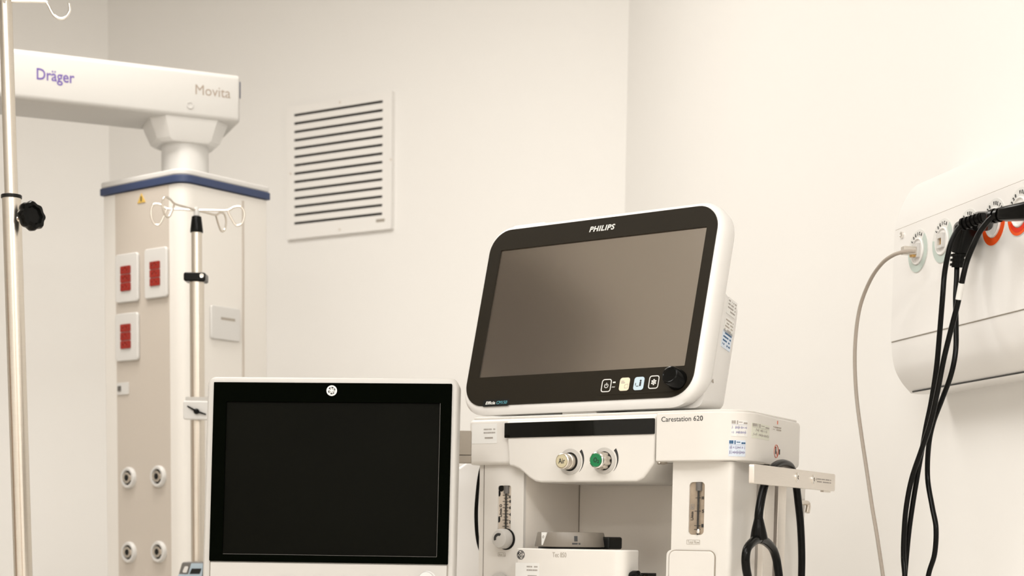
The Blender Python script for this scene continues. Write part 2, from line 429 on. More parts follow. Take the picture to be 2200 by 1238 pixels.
# small switch, warning triangle, right-hand white cover plate
a, b = FL.X(253, 835, -.002), FL.X(277, 835, -.002); z1, z0 = FL.Z(265, 822, -.002), FL.Z(265, 848, -.002)
s_ = MB(FL).prism(rrect(a, z0, b, z1, .003, 3), -.004, -.001).build('switch_plate', 'enamel', t)
MB(FL).prism(rrect(a+.004, z0+.008, a+.015, z1-.008, .001, 3), -.006, -.003).build('switch_button', 'pumpgrey', s_, label='dark small button')
lx, lz = FL.px(304, 428, -.002)
MB(FL).prism([(lx-.014, lz-.008), (lx+.014, lz-.008), (lx, lz+.013)], -.003, -.001).build('warning_sign', 'yellow', t, smooth=0, label='yellow warning triangle sticker')
MB(FL).box(lx-.002, -.0034, lz-.005, lx+.002, -.0029, lz+.006).build('warning_mark', 'ink', t, smooth=0)
a, b = FR.X(452, 690, -.003), FR.X(514, 695, -.003); z1, z0 = FR.Z(483, 660, -.003), FR.Z(483, 731, -.003)
s_ = MB(FR).prism(rrect(a, z0, b, z1, .005, 4), -.007, 0).build('cover_plate', 'enamel', t, bevel=.002, label='blank white cover plate')
MB(FR).box(a+.028, -.0073, z1-.030, b-.016, -.0069, z1-.024).build('plate_print', 'inklight', s_, smooth=0)
# shaft, hub and arm
zt0 = at(408, 262, 3.94).z
MB(D).cyl((0, 0, ztrim+.02), (0, 0, zt0-.02), .054).build('shaft', 'enamel', t)
lx, lz = FL.px(366, 352, 0)
MB(FL).box(FL.X(360, 352, .085), .08, lz-.01, FL.X(360, 352, .085)+.014, .09, lz+.008).build('shaft_fitting', 'grey', t)
BM_ = Frame((pc.x, pc.y, 0), 90-67.6)    # arm: local x runs along the arm to the right
aw = .085
xr = solve(lambda q: BM_.pj((q, -aw, zt0))[0], 516, 0, .5)
zb_ = (BM_.Z(25, 211, -aw)+BM_.Z(480, 260, -aw))/2; zt_ = (BM_.Z(25, 107, -aw)+BM_.Z(480, 152, -aw))/2
XL = -2.0
MB(BM_).side(fillet([(-aw, zb_), (aw, zb_), (aw, zt_), (-aw, zt_)], .012, 4), XL, xr).build('arm', 'armwhite', t, bevel=.006)
MB(BM_).prism(rrect(xr-.001, BM_.Z(525, 228, 0), xr+.006, BM_.Z(525, 193, 0), .001, 2), -aw*.75, -.02).build('arm_end_strip', 'blue', t, smooth=0, label='navy blue strip on the arm end')
def oct_(rx, ry, z, cut=.35):
    o = [(-rx, -ry*(1-cut)), (-rx*(1-cut), -ry), (rx*(1-cut), -ry), (rx, -ry*(1-cut)), (rx, ry*(1-cut)), (rx*(1-cut), ry), (-rx*(1-cut), ry), (-rx, ry*(1-cut))]
    return [(x, y, z) for x, y in o]
hz = zb_; hb = BM_.Z(400, 303, -.05)
MB(BM_).loft([oct_(.062, .062, hb-.004), oct_(.072, .066, hb+.002), oct_(.088, .078, hz-.004), oct_(.090, .080, hz+.004)]).build('hub', 'enamel', t, smooth=25)
# arm screw cover
lx, lz = BM_.px(408, 226, -aw)
MB(BM_).lathe([(.008, 0), (.008, -.0015), (.0055, -.0015), (.0055, -.0004), (0, -.0004)], (lx, -aw, lz)).build('screw_cover', 'armwhite', t)
x0, z0 = BM_.px(79, 177, -aw); x1, z1 = BM_.px(160, 158, -aw)
zc = (BM_.Z(79, 172, -aw)+BM_.Z(160, 182, -aw))/2
MB(BM_).text('Dräger', x0, zc-.006, x1, zc+.026, -aw-.0004, -aw, bold=.012).build('arm_lettering', 'purple', t, smooth=0, label='purple maker lettering')
x0 = BM_.X(420, 195, -aw); x1 = BM_.X(495, 203, -aw); zc = BM_.Z(457, 207, -aw)
MB(BM_).text('Movita', x0, zc, x1, zc+.022, -aw-.0004, -aw, bold=.0).build('arm_lettering', 'beigeprint', t, smooth=0, label='beige model lettering')
MB(BM_).cyl((XL+.1, 0, zt_-.01), (XL+.1, 0, CEIL), .07).build('ceiling_shaft', 'enamel', t)

# ================================================================== IV STAND, left foreground
YS = 2.7
p0, p1 = at(9.5, -60, YS), at(50, 1238, YS); dd = (p1-p0)/(p0.z-p1.z)
pb = p0 + dd*(p0.z-.12)
S1 = Frame((pb.x, pb.y, 0), 0)
t = thing('iv_stand', S1, 'steel drip stand in the left foreground with black star knob and open hooks', 'iv stand')
def on(y): 
    z = at(20, y, YS).z; return p0+dd*(p0.z-z)
def ppart(mb, *a, **k): return mb.build(*a, **k)
MB().cyl(on(-5), on(440), .0105).build('upper_pole', 'metal', t)
MB().cyl(on(421), pb, .0148).build('lower_pole', 'metal', t)
MB().cyl(on(419), on(427), .0162).build('collar_ring', 'black', t, bevel=.001)
c = on(474); ck = at(68, 464, YS-.02); dirk = (Vector((.80, -.60, .10))).normalized()
MB().cyl(c, ck-dirk*.010, .005).build('knob_screw', 'chrome', t)
kf = Frame(None, M=Matrix.Translation(ck) @ dirk.to_track_quat('Y', 'Z').to_matrix().to_4x4())
MB(kf).lathe([(0.008, -.016), (.016, -.014), (.0215, -.007), (.0225, .002), (.0205, .007), (.0145, .0085), (.0125, .004), (.0001, .004)], n=72,
             wave=lambda q: 1+.055*math.cos(8*q)).build('star_knob', 'rubber', t)
def hook(side):
    b = on(3); s = side
    P = [b, b+Vector((s*.058, 0, 0)), b+Vector((s*.066, -.0, -.003)), b+Vector((s*.071, -.0, -.012)), b+Vector((s*.077, 0, -.021)), b+Vector((s*.086, 0, -.0255)), b+Vector((s*.095, 0, -.023)), b+Vector((s*.101, 0, -.013)), b+Vector((s*.1005, 0, -.002))]
    return P
MB().tube(catmull(hook(1)), .0024).build('bag_hook', 'chrome', t)
MB().tube(catmull(hook(-1)), .0024).build('bag_hook', 'chrome', t)
b = on(3)
for sg in (1, -1):
    dv = Vector((.27*sg, -.96*sg, 0)); P = [b, b+dv*.058]+[b+dv*a_+Vector((0, 0, z_)) for a_, z_ in ((.066, -.004), (.071, -.013), (.078, -.022), (.087, -.0255), (.096, -.021), (.101, -.010))]
    MB().tube(catmull(P), .0024).build('bag_hook', 'chrome', t)
for k in range(5):
    a = R(72*k+20); e = Vector((pb.x+.27*math.cos(a), pb.y+.27*math.sin(a), .07))
    l = MB().tube([pb+Vector((0, 0, .0)), pb.lerp(e, .5)+Vector((0, 0, .01)), e], [.014, .012, .010]).build('leg', 'metal', t)
    MB().cyl(e+Vector((0, .008, -.045)), e+Vector((0, -.008, -.045)), .025).build('caster', 'rubber', l)

# ================================================================== IV STAND behind the dark monitor
YT = 3.35
q = at(423, 600, YT); S2 = Frame((q.x, q.y, 0), 0)
t = thing('iv_stand', S2, 'steel drip stand with black sleeve and looped hooks standing before the supply column', 'iv stand')
zz = lambda y: at(423, y, YT).z
MB(S2).cyl((0, 0, zz(600)), (0, 0, zz(490)), .0105).build('upper_pole', 'metal', t)
MB(S2).cyl((0, 0, .1), (0, 0, zz(605)), .0145).build('lower_pole', 'metal', t)
MB(S2).lathe([(.0125, zz(500)), (.0128, zz(497)), (.0095, zz(466)), (.006, zz(464))], axis='z').build('pole_sleeve', 'rubber', t)
MB(S2).lathe([(.0058, zz(468)), (.0060, zz(452)), (.004, zz(446)), (0.0001, zz(444))], axis='z').build('pole_tip', 'enamel', t)
cz0, cz1 = zz(607), zz(588)
cl = MB(S2).prism(rrect(-.0235, cz0, .020, cz1, .004, 4), -.018, .018).build('clamp_collar', 'rubber', t, bevel=.003)
MB(S2).lathe([(.004, -.018), (.004, -.020), (.0022, -.020), (.0001, -.019)], (.0135, 0, (cz0+cz1)/2+.002)).build('clamp_screw', 'chrome', cl)
lp = [(0, 0), (.03, .0005), (.060, .001), (.074, .006), (.088, .006), (.094, -.004), (.089, -.017), (.078, -.020), (.068, -.010), (.061, .001)]
for ang, k in ((4, 1.0), (183, .95), (62, 1.0), (240, 1.05)):
    dv = Vector((math.cos(R(ang)), math.sin(R(ang)), 0)); zt_ = zz(452)
    MB(S2).tube(catmull([dv*(a*k)+Vector((0, 0, zt_+b*(1.35 if k != .95 else 1.5))) for a, b in lp]), .0021, 10).build('bag_hook', 'metal', t)
for k in range(5):
    a = R(72*k+50); e = Vector((.26*math.cos(a), .26*math.sin(a), .07)); l = MB(S2).tube([(0, 0, .12), e*.5+Vector((0, 0, .06)), e], [.014, .012, .010]).build('leg', 'metal', t)
    MB(S2).cyl(e+Vector((0, .008, -.045)), e+Vector((0, -.008, -.045)), .025).build('caster', 'rubber', l)
# white clamp block on that stand
z0, z1 = zz(904), zz(864); x0, x1 = S2.X(394, 884, -.025), S2.X(452, 884, -.025)
t = thing('pole_clamp', Frame(S2.wld((0, 0, z0)), 0), 'white clamp block with black wing handle gripping the drip stand pole', 'clamp')
MB(S2).prism(rrect(x0, z0, x1, z1, .004, 4), -.03, -.0150).build('clamp_body', 'enamel', t, bevel=.003)
MB(S2).prism(rrect(x0+.004, z1-.002, x1-.002, z1+.008, .002, 3), -.024, -.0155).build('clamp_jaw', 'geshell', t)
hx, hz_ = S2.px(422, 884, -.034)
MB(S2).lathe([(.0055, -.030), (.0055, -.036), (.003, -.038), (0, -.038)], (hx, 0, hz_)).build('handle_hub', 'rubber', t)
MB(S2).tube([(hx-.018, -.034, hz_+.010), (hx, -.036, hz_), (hx+.019, -.034, hz_-.006)], [.0014, .0024, .0014], 10).build('wing_handle', 'rubber', t)
# infusion pump at the lower edge
f = Frame((S2.M.translation.x, S2.M.translation.y-.018, 0), 0)
t = thing('infusion_pump', Frame(f.wld((0, 0, zz(1310))), 0), 'dark grey and pale blue infusion pump clamped low on the drip stand pole', 'infusion pump')
P_ = lambda x, y, o=-.05: f.px(x, y, o)
body = fillet([P_(391, 1208), P_(447, 1208), P_(436, 1330), P_(356, 1330)], .006, 4)
MB(f).prism(body, -.05, -.002).build('pump_body', 'pumpgrey', t, bevel=.003)
fp = fillet([P_(411, 1211), P_(437, 1211), P_(428, 1300), P_(366, 1300), P_(384, 1234), P_(405, 1234)], .002, 3)
MB(f).prism(fp, -.0525, -.049).build('front_panel', 'pumpblue', t, bevel=.001, label='pale blue front panel')
MB(f).prism([P_(412, 1222, -.053), P_(433, 1222, -.053), P_(429, 1233.5, -.053), P_(407, 1233.5, -.053)], -.0535, -.0523).build('pump_display', 'gloss', t, smooth=0)
MB(f).prism(fillet([P_(397, 1217, -.053), P_(405, 1217, -.053), P_(401, 1231, -.053), P_(391, 1231, -.053)], .003, 4), -.0535, -.049).build('pump_button', 'enamel', t)

# ================================================================== ANAESTHESIA MACHINE
mo = at(1400, 990, 2.35)
MF = Frame((mo.x, mo.y, 0), -34.8)
t = MACH = thing('anesthesia_machine', MF, 'white anesthesia workstation with gas knobs, flowmeters and an open vaporizer niche', 'anesthesia machine')
X, Z = MF.X, MF.Z
xl, xr = X(1004, 955), X(1592, 940)
zt_ = (Z(1100, 903)+Z(1408, 884.5))/2; zb_ = (Z(1060, 1001.5)+Z(1500, 988.5))/2
sd = Vector((-.119, .993)).normalized()
ls = solve(lambda q: MF.pj((xr+sd.x*q, sd.y*q, zb_))[0], 1722, .02, .8)
back = sd.y*ls
cow = fillet([(xl, 0), (xr, 0), (xr+sd.x*ls, back), (xl, back)], [.012, .055, .02, .03], 8)
MB(MF).plan(cow, zb_, zt_).build('top_housing', 'cowl', t, bevel=.006, bang=50)
# tray top plate with thin seam
ins = .004
tray = fillet([(xl+ins, ins), (xr-ins, ins), (xr+sd.x*ls-ins, back-ins), (xl+ins, back-ins)], [.012, .055, .02, .03], 8)
MB(MF).plan(tray, zt_-.001, zt_+.0035).build('tray_top', 'cowl', t, bevel=.0015)
# bulging front panel that hangs lower
O = -.0055
pp = lambda x, y, o=O: MF.px(x, y, o)
zbb = (pp(1180, 1038)[1]+pp(1350, 1034.5)[1])/2
bxl, bxr = pp(1086, 950)[0], pp(1407.5, 950)[0]
ztb = zt_-.0045
bul = [(bxl, ztb), (bxr, ztb), (bxr, pp(1407, 994)[1]), pp(1401, 1001), pp(1392, 1014), pp(1382, 1027)]
bul += [(pp(1368, 1034)[0], zbb), (pp(1160, 1038)[0], zbb)]
bul += [pp(1148, 1034.5), pp(1136, 1027), pp(1125, 1017), pp(1114, 1008), pp(1103, 1003), pp(1092, 1001)]
MB(MF).prism([(x, z) for x, z in bul], O, .16).build('front_panel', 'cowl', t, bevel=.004, bang=50)
# raised right section of the front (proud of the panel)
cp_ = [Vector(p) for p in cow[8:19]]
cx_0 = X(1409, 940, -.0075)
cp_[0] = Vector((cx_0, 0)); acc = 0; outer = []; innr = []
dense = []
for a_, b_ in zip(cp_, cp_[1:]):
    nseg = max(1, int((b_-a_).length/.012))
    dense += [a_.lerp(b_, k/nseg) for k in range(nseg)]
dense.append(cp_[-1])
tot = 0; prev = dense[0]
for k, p in enumerate(dense):
    tot += (p-prev).length; prev = p
    tg = (dense[min(k+1, len(dense)-1)]-dense[max(k-1, 0)]).normalized(); nn = Vector((tg.y, -tg.x))
    u_ = min(1, max(0, (tot-.10)/.16)); off_ = .0075*(1-u_*u_*(3-2*u_))+.0002
    outer.append(tuple(p+nn*off_)); innr.append(tuple(p-nn*.004))
MB(MF).plan(outer+innr[::-1], zb_+.0005, zt_-.0005).build('front_cover', 'cowl', t, bevel=.0025, bang=60, smooth=50)
OUT = [Vector(p) for p in outer]
def opath(s_):
    for a_, b_ in zip(OUT, OUT[1:]):
        l_ = (b_-a_).length
        if s_ <= l_ or b_ is OUT[-1]:
            tg = (b_-a_)/l_; return a_+tg*s_, Vector((tg.y, -tg.x))
        s_ -= l_
def wrap(mb, s0, z0):
    for v in mb.bm.verts:
        p, n_ = opath(s0+v.co.x); q_ = p-n_*v.co.y; v.co = Vector((q_.x, q_.y, z0+v.co.z))
    return mb
x0, x1 = pp(1085, 930)[0], pp(1406.5, 915)[0]; z1 = (pp(1085, 912)[1]+pp(1407, 896)[1])/2; z0 = (pp(1085, 944)[1]+pp(1407, 930)[1])/2
MB(MF).prism(rrect(x0, z0, x1, z1, .0012, 3), O-.0016, O+.001).build('display_strip', 'gloss', t, smooth=0, label='glossy black display strip')
# knobs
def gas_knob(rx, ry, name, cap, txt, flutes, lab):
    cx, cz = pp(rx, ry); c = (cx, 0, cz)
    MB(MF).ring(cx, cz, .0135, .0188, 0, 360, O-.0012, O+.001, 48).build('knob_ring', 'geshell', t)
    MB(MF).lathe([(.0142, O), (.0142, O-.0010), (.0001, O-.0010)], c).build('knob_well', 'black', t)
    if flutes:
        k = MB(MF).lathe([(.0128, O-.0005), (.0128, O-.013), (.0122, O-.0165), (.0108, O-.018)], c, n=96,
                         wave=lambda q: 1-.11*(.5+.5*math.cos(9*q))**2).build(name, 'metal', t, label=lab)
        MB(MF).lathe([(.0100, O-.0165), (.0113, O-.0178), (.0114, O-.0215), (.0103, O-.0225), (.0096, O-.0218), (.0001, O-.0218)], c, n=60).build('knob_rim', 'chrome', k)
    else:
        k = MB(MF).lathe([(.0115, O-.0005), (.0115, O-.010), (.0104, O-.0105), (.0104, O-.013), (.0112, O-.0135), (.0112, O-.0215), (.0100, O-.0225), (.0094, O-.0218), (.0001, O-.0218)], c, n=60).build(name, 'metal', t, label=lab)
    MB(MF).lathe([(.0094, O-.0215), (.0092, O-.0230), (.0001, O-.0230)], c).build('knob_cap', cap, k)
    return cx, cz, k
cx, cz, k = gas_knob(1225, 992.5, 'gas_knob', 'aircap', 'Air', False, 'metal gas knob with pale yellow Air cap')
MB(MF).text('Air', cx-.0052, cz-.0035, cx+.0058, cz+.0040, O-.0233, O-.0229, bold=.01).build('knob_lettering', 'ink', k, smooth=0)
cx2, cz2, k2 = gas_knob(1298, 990.5, 'gas_knob', 'green', 'O', True, 'fluted metal gas knob with green O2 cap')
MB(MF).text('O', cx2-.0035, cz2-.0032, cx2+.0020, cz2+.0040, O-.0233, O-.0229, bold=.01).text('2', cx2+.0026, cz2-.0042, cx2+.0056, cz2+.0004, O-.0233, O-.0229, bold=.01).build('knob_lettering', 'ink', k2, smooth=0)
for cx_, cz_ in ((cx, cz), (cx2, cz2)):
    o = []; i_ = []
    for q in range(17):
        a = R(-42+84*q/16); wd = .0042*(q/16)**1.2+.0003
        o.append((cx_+(.0216+wd)*math.cos(a), cz_+(.0216+wd)*math.sin(a))); i_.append((cx_+.0216*math.cos(a), cz_+.0216*math.sin(a)))
    MB(MF).prism(o+i_[::-1], O-.0003, O+.0003).build('knob_scale', 'ink', t, smooth=0, label='dark tapering arc scale')
# lettering on the front cover
OC = -.0075
x0, z0 = MF.px(1421, 908, OC); x1, _ = MF.px(1510, 903, OC); zc = (MF.Z(1421, 907, OC)+MF.Z(1510, 904, OC))/2
MB(MF).text('Carestation 620', x0, zc, x1, zc+.0070, OC-.0003, OC, bold=.008).build('model_lettering', 'ink', t, smooth=0)
# asset label, left end
def text_lines(mb, x0, x1, z0, z1, rows, y0, y1, dens=.7):
    h = (z1-z0)/rows
    for r_ in range(rows):
        x = x0; zc = z1-h*(r_+.5)
        while x < x1:
            wd = random.uniform(.0008, .003)
            if random.random() < dens: mb.box(x, y0, zc-h*.22, min(x+wd, x1), y1, zc+h*.22)
            x += wd+.0005
    return mb
x0, z0 = MF.px(1014, 954, 0); x1, z1 = MF.px(1068, 910, 0)
lab = MB(MF).prism(rrect(x0, z0, x1, z1, .001, 2), -.0004, .001).build('asset_label', 'paper', t, smooth=0)
mb = MB(MF); text_lines(mb, x0+.022, x1-.003, z1-.016, z1-.006, 2, -.0006, -.0003, .9)
mb.box(x0+.024, -.0006, z0+.007, x1-.007, -.0003, z0+.0095).build('label_print', 'inkgrey', lab, smooth=0)
# underside socket on the right
lx, lz = MF.px(1423, 993, .02)
MB(MF).lathe([(.008, zb_+.001), (.009, zb_-.0015), (.006, zb_-.003), (.0001, zb_-.002)], (lx+.003, .012, 0), axis='z').build('underside_lamp', 'metal', t)
# side labels: frame on the right side face
sang = -34.8 + math.degrees(math.atan2(sd.y, sd.x))
SF = Frame(MF.wld((xr, 0, 0)), sang)                 # x runs backwards along the side, y into the machine
def service_label(ix0, iy0, ix1, iy1, paper, head, body, lab_):
    ym = (iy0+iy1)/2
    sa, sb = [solve(lambda q: MF.pj((*opath(q)[0], (zb_+zt_)/2))[0], xx, .01, .45) for xx in (ix0, ix1)]
    pc_ = MF.wld((*opath((sa+sb)/2)[0], 0)); dY = pc_.y
    z_a, z_b = at((ix0+ix1)/2, iy0, dY).z, at((ix0+ix1)/2, iy1, dY).z
    s0, z0 = (sa+sb)/2, (z_a+z_b)/2; w2, h2 = abs(sb-sa)/2, abs(z_a-z_b)/2
    rings = [[(x, y, z) for y, z in ((-.0004, -h2), (-.0004, h2), (.001, h2), (.001, -h2))] for x in [-w2+2*w2*k/14 for k in range(15)]]
    o = wrap(MB(MF).loft(rings), s0, z0).build('service_label', paper, t, label=lab_)
    mb = MB(MF)
    for xa, xb, za, zb2 in ((-.95, -.78, .55, .95), (-.76, -.5, .55, .95), (-.38, -.25, .5, .95), (.45, .70, .55, .75), (.72, .95, .55, .75), (-.15, .05, .7, .8), (.07, .3, .7, .8)):
        mb.box(w2*xa, -.0006, h2*za, w2*xb, -.0003, h2*zb2)
    wrap(mb, s0, z0).build('label_header', head, o, smooth=0)
    mb = MB(MF)
    for r_ in range(2):
        zc = h2*(.1-.6*r_); x = -w2*.9
        while x < w2*.85:
            wd = random.uniform(w2*.04, w2*.11); hh = random.uniform(h2*.08, h2*.24)
            if random.random() < .75: mb.stroke([(x, zc-hh), (x+wd*.5, zc+hh), (x+wd, zc-hh*.6)], .0006, -.0006, -.0003)
            x += wd*1.15
    for k in range(10): mb.box(w2*(-.95+.19*k), -.0006, h2*.42, w2*(-.95+.19*(k+1)), -.0003, h2*.45)
    wrap(mb, s0, z0).build('label_writing', body, o, smooth=0)
service_label(1570, 903, 1605, 938, 'paper', 'inkgrey', 'inkpen', 'white service label with handwriting')
service_label(1614, 912, 1652, 944, 'paperg', 'inkgrey', 'inkgrey', 'greenish grey service label')
service_label(1566, 946, 1602, 981, 'paperb', 'inkblue', 'inkpen', 'pale blue service label with handwriting')
lx, lz = SF.px(1668, 970, -.001)
MB(SF).ring(lx, lz, .0088, .0094, 0, 360, -.0012, .0004, 32).stroke([(lx-.0062, lz+.0062), (lx+.0062, lz-.0062)], .0006, -.0012, .0004).build('prohibition_symbol', 'inkred', t, smooth=0, label='thin red no-pushing circle symbol')
mb = MB(SF).box(lx-.0035, -.0012, lz-.004, lx-.001, .0004, lz+.004).prism(circ(lx-.0022, lz+.0052, .0014, 10), -.0012, .0004)
mb.box(lx+.013, -.0012, lz-.004, lx+.0155, .0004, lz+.0035).build('symbol_print', 'ink', t, smooth=0)
mb = MB(SF); a, b_ = SF.px(1656, 918, -.001); mb.stroke([(a, b_-.004), (a+.003, b_+.003), (a+.006, b_-.004), (a, b_-.004)], .0006, -.0012, .0004)
text_lines(mb, a+.009, a+.045, b_-.004, b_+.003, 2, -.0012, .0004, .8)
mb.build('caution_print', 'inklight', t, smooth=0)
lx, lz = SF.px(1671, 909, -.001); MB(SF).box(lx-.0006, -.0012, lz-.002, lx+.0008, .0004, lz+.003).build('indicator_dot', 'inkred', t, smooth=0)

# --- left flowmeter column
OL = .010
LX0, LX1 = MF.X(1040, 1100, OL), MF.X(1124.5, 1100, OL)
dep = solve(lambda q: MF.pj((LX1, q, 1.2))[0], 1243, .02, .6)
zlow = .80
wx0, wx1 = MF.X(1069.5, 1090, OL), MF.X(1097.5, 1090, OL); wz1, wz0 = MF.Z(1083, 1043.5, OL), MF.Z(1083, 1165, OL)
MB(MF).prism([(LX0, zlow), (LX1, zlow), (LX1, zb_), (LX0, zb_)], OL, OL+.006, [rrect(wx0, wz0, wx1, wz1, .004, 5)]).build('left_column_front', 'cowl', t, smooth=0)
MB(MF).box(LX0, OL+.0062, zlow, LX1, dep, zb_).build('left_column', 'recess', t, smooth=0)
MB(MF).box(LX0-.0010, OL-.0001, zlow, LX0, OL+.004, zb_).build('column_seam', 'alud', t, smooth=0)
MB(MF).box(MF.X(1031, 1100, .012), OL+.0005, zlow, LX0-.0010, dep, zb_).build('left_side_panel', 'cowl', t, smooth=0)
gy = OL+.0024
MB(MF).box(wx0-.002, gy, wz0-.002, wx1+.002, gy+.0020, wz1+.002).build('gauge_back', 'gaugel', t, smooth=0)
def flowmeter(x0, x1, z0, z1, tube_u, ticks, dark_top, nums, lettering, fr=MF):
    w_ = x1-x0; tx = x0+w_*tube_u
    g = MB(fr).cyl((tx, gy-.0022, z0), (tx, gy-.0022, z1-.004), .0020, n=20).build('flow_tube', 'glass', t)
    MB(fr).cyl((tx, gy-.0022, z0), (tx, gy-.0022, z1-.012), .0009, n=10).build('float_guide', 'ink', g)
    mb = MB(fr)
    for zf, l in ticks: mb.box(tx-w_*l, gy-.0007, z0+(z1-z0)*zf-.00035, tx+w_*l*.55, gy-.0002, z0+(z1-z0)*zf+.00035)
    for zf, s_, uu in nums:
        zz_ = z0+(z1-z0)*zf; mb.text(s_, x0+w_*uu, zz_-.0022, x0+w_*(uu+.13), zz_+.0022, gy-.0007, gy-.0002, bold=.02)
    for s_, u0, u1, f0, f1, r_ in lettering:
        mb.text(s_, x0+w_*u0, z0+(z1-z0)*f0, x0+w_*u1, z0+(z1-z0)*f1, gy-.0007, gy-.0002, bold=.01, rot=r_)
    mb.build('flow_scale', 'ink', t, smooth=0)
    MB(fr).cyl((tx, gy-.001, z1-.012), (tx, gy-.001, z1-.0005), .0045).build('tube_fitting', 'pumpgrey', t)
    MB(fr).lathe([(.0001, z0+.001), (.0026, z0+.002), (.0030, z0+.005), (.0020, z0+.008)], (tx+.001, gy-.002, 0), axis='z').build('tube_foot', 'chrome', t)
ticks = [(.28+.055*i, .22 if i % 2 else .30) for i in range(12)]
flowmeter(wx0, wx1, wz0, wz1, .62, ticks, True, [(.80, '10', .78), (.72, '8', .82), (.61, '6', .82), (.49, '4', .82), (.36, '2', .82)], [('L/min O', .08, .26, .45, .67, 90)])
for zf in (.86, .40): MB(MF).prism(circ(wx0+.001, wz0+(wz1-wz0)*zf, .0022, 16, .0045), gy-.0005, gy).build('gauge_clip', 'black', t, smooth=0)
MB(MF).prism(circ(wx0+.0045, wz1-.004, .005, 16), gy-.0006, gy).build('gauge_clip', 'black', t, smooth=0)
# needle valve knob
kx, kz = MF.px(1086, 1158, OL)
k = MB(MF).lathe([(.0135, OL-.001), (.0150, OL-.004), (.0150, OL-.014), (.0128, OL-.0185), (.010, OL-.0195), (.0001, OL-.0195)], (kx+.001, 0, kz), n=48).build('flow_knob', 'geshell', t, label='ivory flow control knob')
MB(MF).lathe([(.0162, OL), (.0162, OL-.0015), (.001, OL-.0015)], (kx+.0015, 0, kz-.0005)).build('knob_gasket', 'black', k)
MB(MF).ring(kx+.001, kz, .0045, .0085, 60, 200, OL-.0200, OL-.0194, 20).build('knob_arrow', 'ink', k, smooth=0)
x0, z0 = MF.px(1070, 1196, OL); x1, z1 = MF.px(1086, 1188, OL)
MB(MF).prism(rrect(x0, z0, x1, z1, .0006, 2), OL-.0003, OL, [rrect(x0+.0004, z0+.0004, x1-.0004, z1-.0004, .0004, 2)]).text('Aux O', x0+.0015, z0+.0012, x1-.0022, z1-.0012, OL-.0003, OL).text('2', x1-.002, z0+.0008, x1-.0008, z0+.003, OL-.0003, OL).build('knob_caption', 'inklight', t, smooth=0)
kx, kz = MF.px(1075, 1258, OL)
MB(MF).lathe([(.019, OL), (.019, OL-.004), (.016, OL-.005), (.0001, OL-.005)], (kx, 0, kz), n=48).build('outlet_cover', 'geshell', t)

# --- right flowmeter column
RX0 = (MF.X(1446.5, 1000, OL)+MF.X(1441, 1180, OL))/2; RX1 = MF.X(1572, 1100, OL)
lr = solve(lambda q: MF.pj((RX1+sd.x*q, OL+sd.y*q, 1.2))[0], 1672, .01, .9)
rp = fillet([(RX0, OL+.02), (RX1, OL+.02-.02), (RX1+sd.x*(lr+.15), OL+sd.y*(lr+.15)), (RX0+.0, OL+sd.y*(lr+.15))], [0, 0, 0, 0])
rw0, rw1 = MF.X(1480, 1093, OL), MF.X(1513, 1093, OL); rz1, rz0 = MF.Z(1497, 1036, OL), MF.Z(1497, 1149.5, OL)
FX = MF.X(1545, 1100, OL)
MB(MF).prism([(RX0, zlow), (FX, zlow), (FX, zb_), (RX0, zb_)], OL, OL+.006, [rrect(rw0, rz0, rw1, rz1, .0055, 6)]).build('right_column_front', 'cowl', t, smooth=0)
MB(MF).plan([(RX0, OL+.0062), (FX, OL+.0062), (FX, OL)]+fillet([(FX+.0001, OL), (RX1, OL), (RX1+sd.x*(lr+.12), OL+sd.y*(lr+.12)), (RX0, OL+sd.y*(lr+.12))], [0, .03, 0, 0], 8)[1:], zlow, zb_).build('right_column', 'cowl', t)
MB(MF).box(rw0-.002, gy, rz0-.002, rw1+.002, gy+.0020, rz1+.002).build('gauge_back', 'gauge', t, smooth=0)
flowmeter(rw0, rw1, rz0, rz1, .60, [(.70, .22), (.45, .26), (.175, .26), (.105, .26)], True, [(.70, '10', .78), (.45, '5', .82), (.175, '1', .80)], [('L/min', .10, .26, .28, .44, 90)])
mb = MB(MF); a, b_ = rw0+.0025, rz0+(rz1-rz0)*.48; mb.ring(a+.002, b_+.003, .0012, .0017, 0, 360, gy-.0007, gy-.0002, 16).prism(rrect(a-.0005, b_, a+.0045, b_+.0075, .0004, 2), gy-.0007, gy-.0002, [rrect(a, b_+.0005, a+.004, b_+.007, .0003, 2)])
mb.build('scale_symbol', 'inkgrey', t, smooth=0)
x0, z0 = MF.px(1475, 1170, OL); x1, z1 = MF.px(1504, 1160.5, OL)
MB(MF).prism(rrect(x0, z0, x1, z1, .0006, 2), OL-.0003, OL, [rrect(x0+.0004, z0+.0004, x1-.0004, z1-.0004, .0004, 2)]).text('Total Flow', x0+.0015, z0+.0012, x1-.0012, z1-.0012, OL-.0003, OL).build('gauge_caption', 'inklight', t, smooth=0)
x0, x1 = MF.X(1439, 1215, OL), MF.X(1536, 1215, OL); z1 = MF.Z(1487, 1184, OL)
MB(MF).prism(rrect(RX0-.007, zlow+.02, RX0+.03, z1+.001, .008), OL-.0012, OL+.02).build('panel_rim', 'cowl', t, bevel=.001)
MB(MF).prism(rrect(x0-.001, zlow+.03, x1+.001, z1+.001, .010), OL-.0018, OL+.001).build('panel_gap', 'grey', t, smooth=0)
MB(MF).prism(rrect(x0, zlow+.031, x1, z1, .009), OL-.0035, OL).build('access_panel', 'cowl', t, bevel=.0015)
# niche back wall and ceiling
MB(MF).box(LX1, dep, zlow, RX0+.05, dep+.02, zb_).build('niche_back', 'recess', t, smooth=0)
MB(MF).box(LX1+.0001, dep-.0012, zlow, LX1+.0012, dep, zb_).build('niche_seam', 'grey', t, smooth=0)
MB(MF).box(LX1, .16, zb_-.006, RX0, dep, zb_).build('niche_ceiling', 'cowl', t, smooth=0)
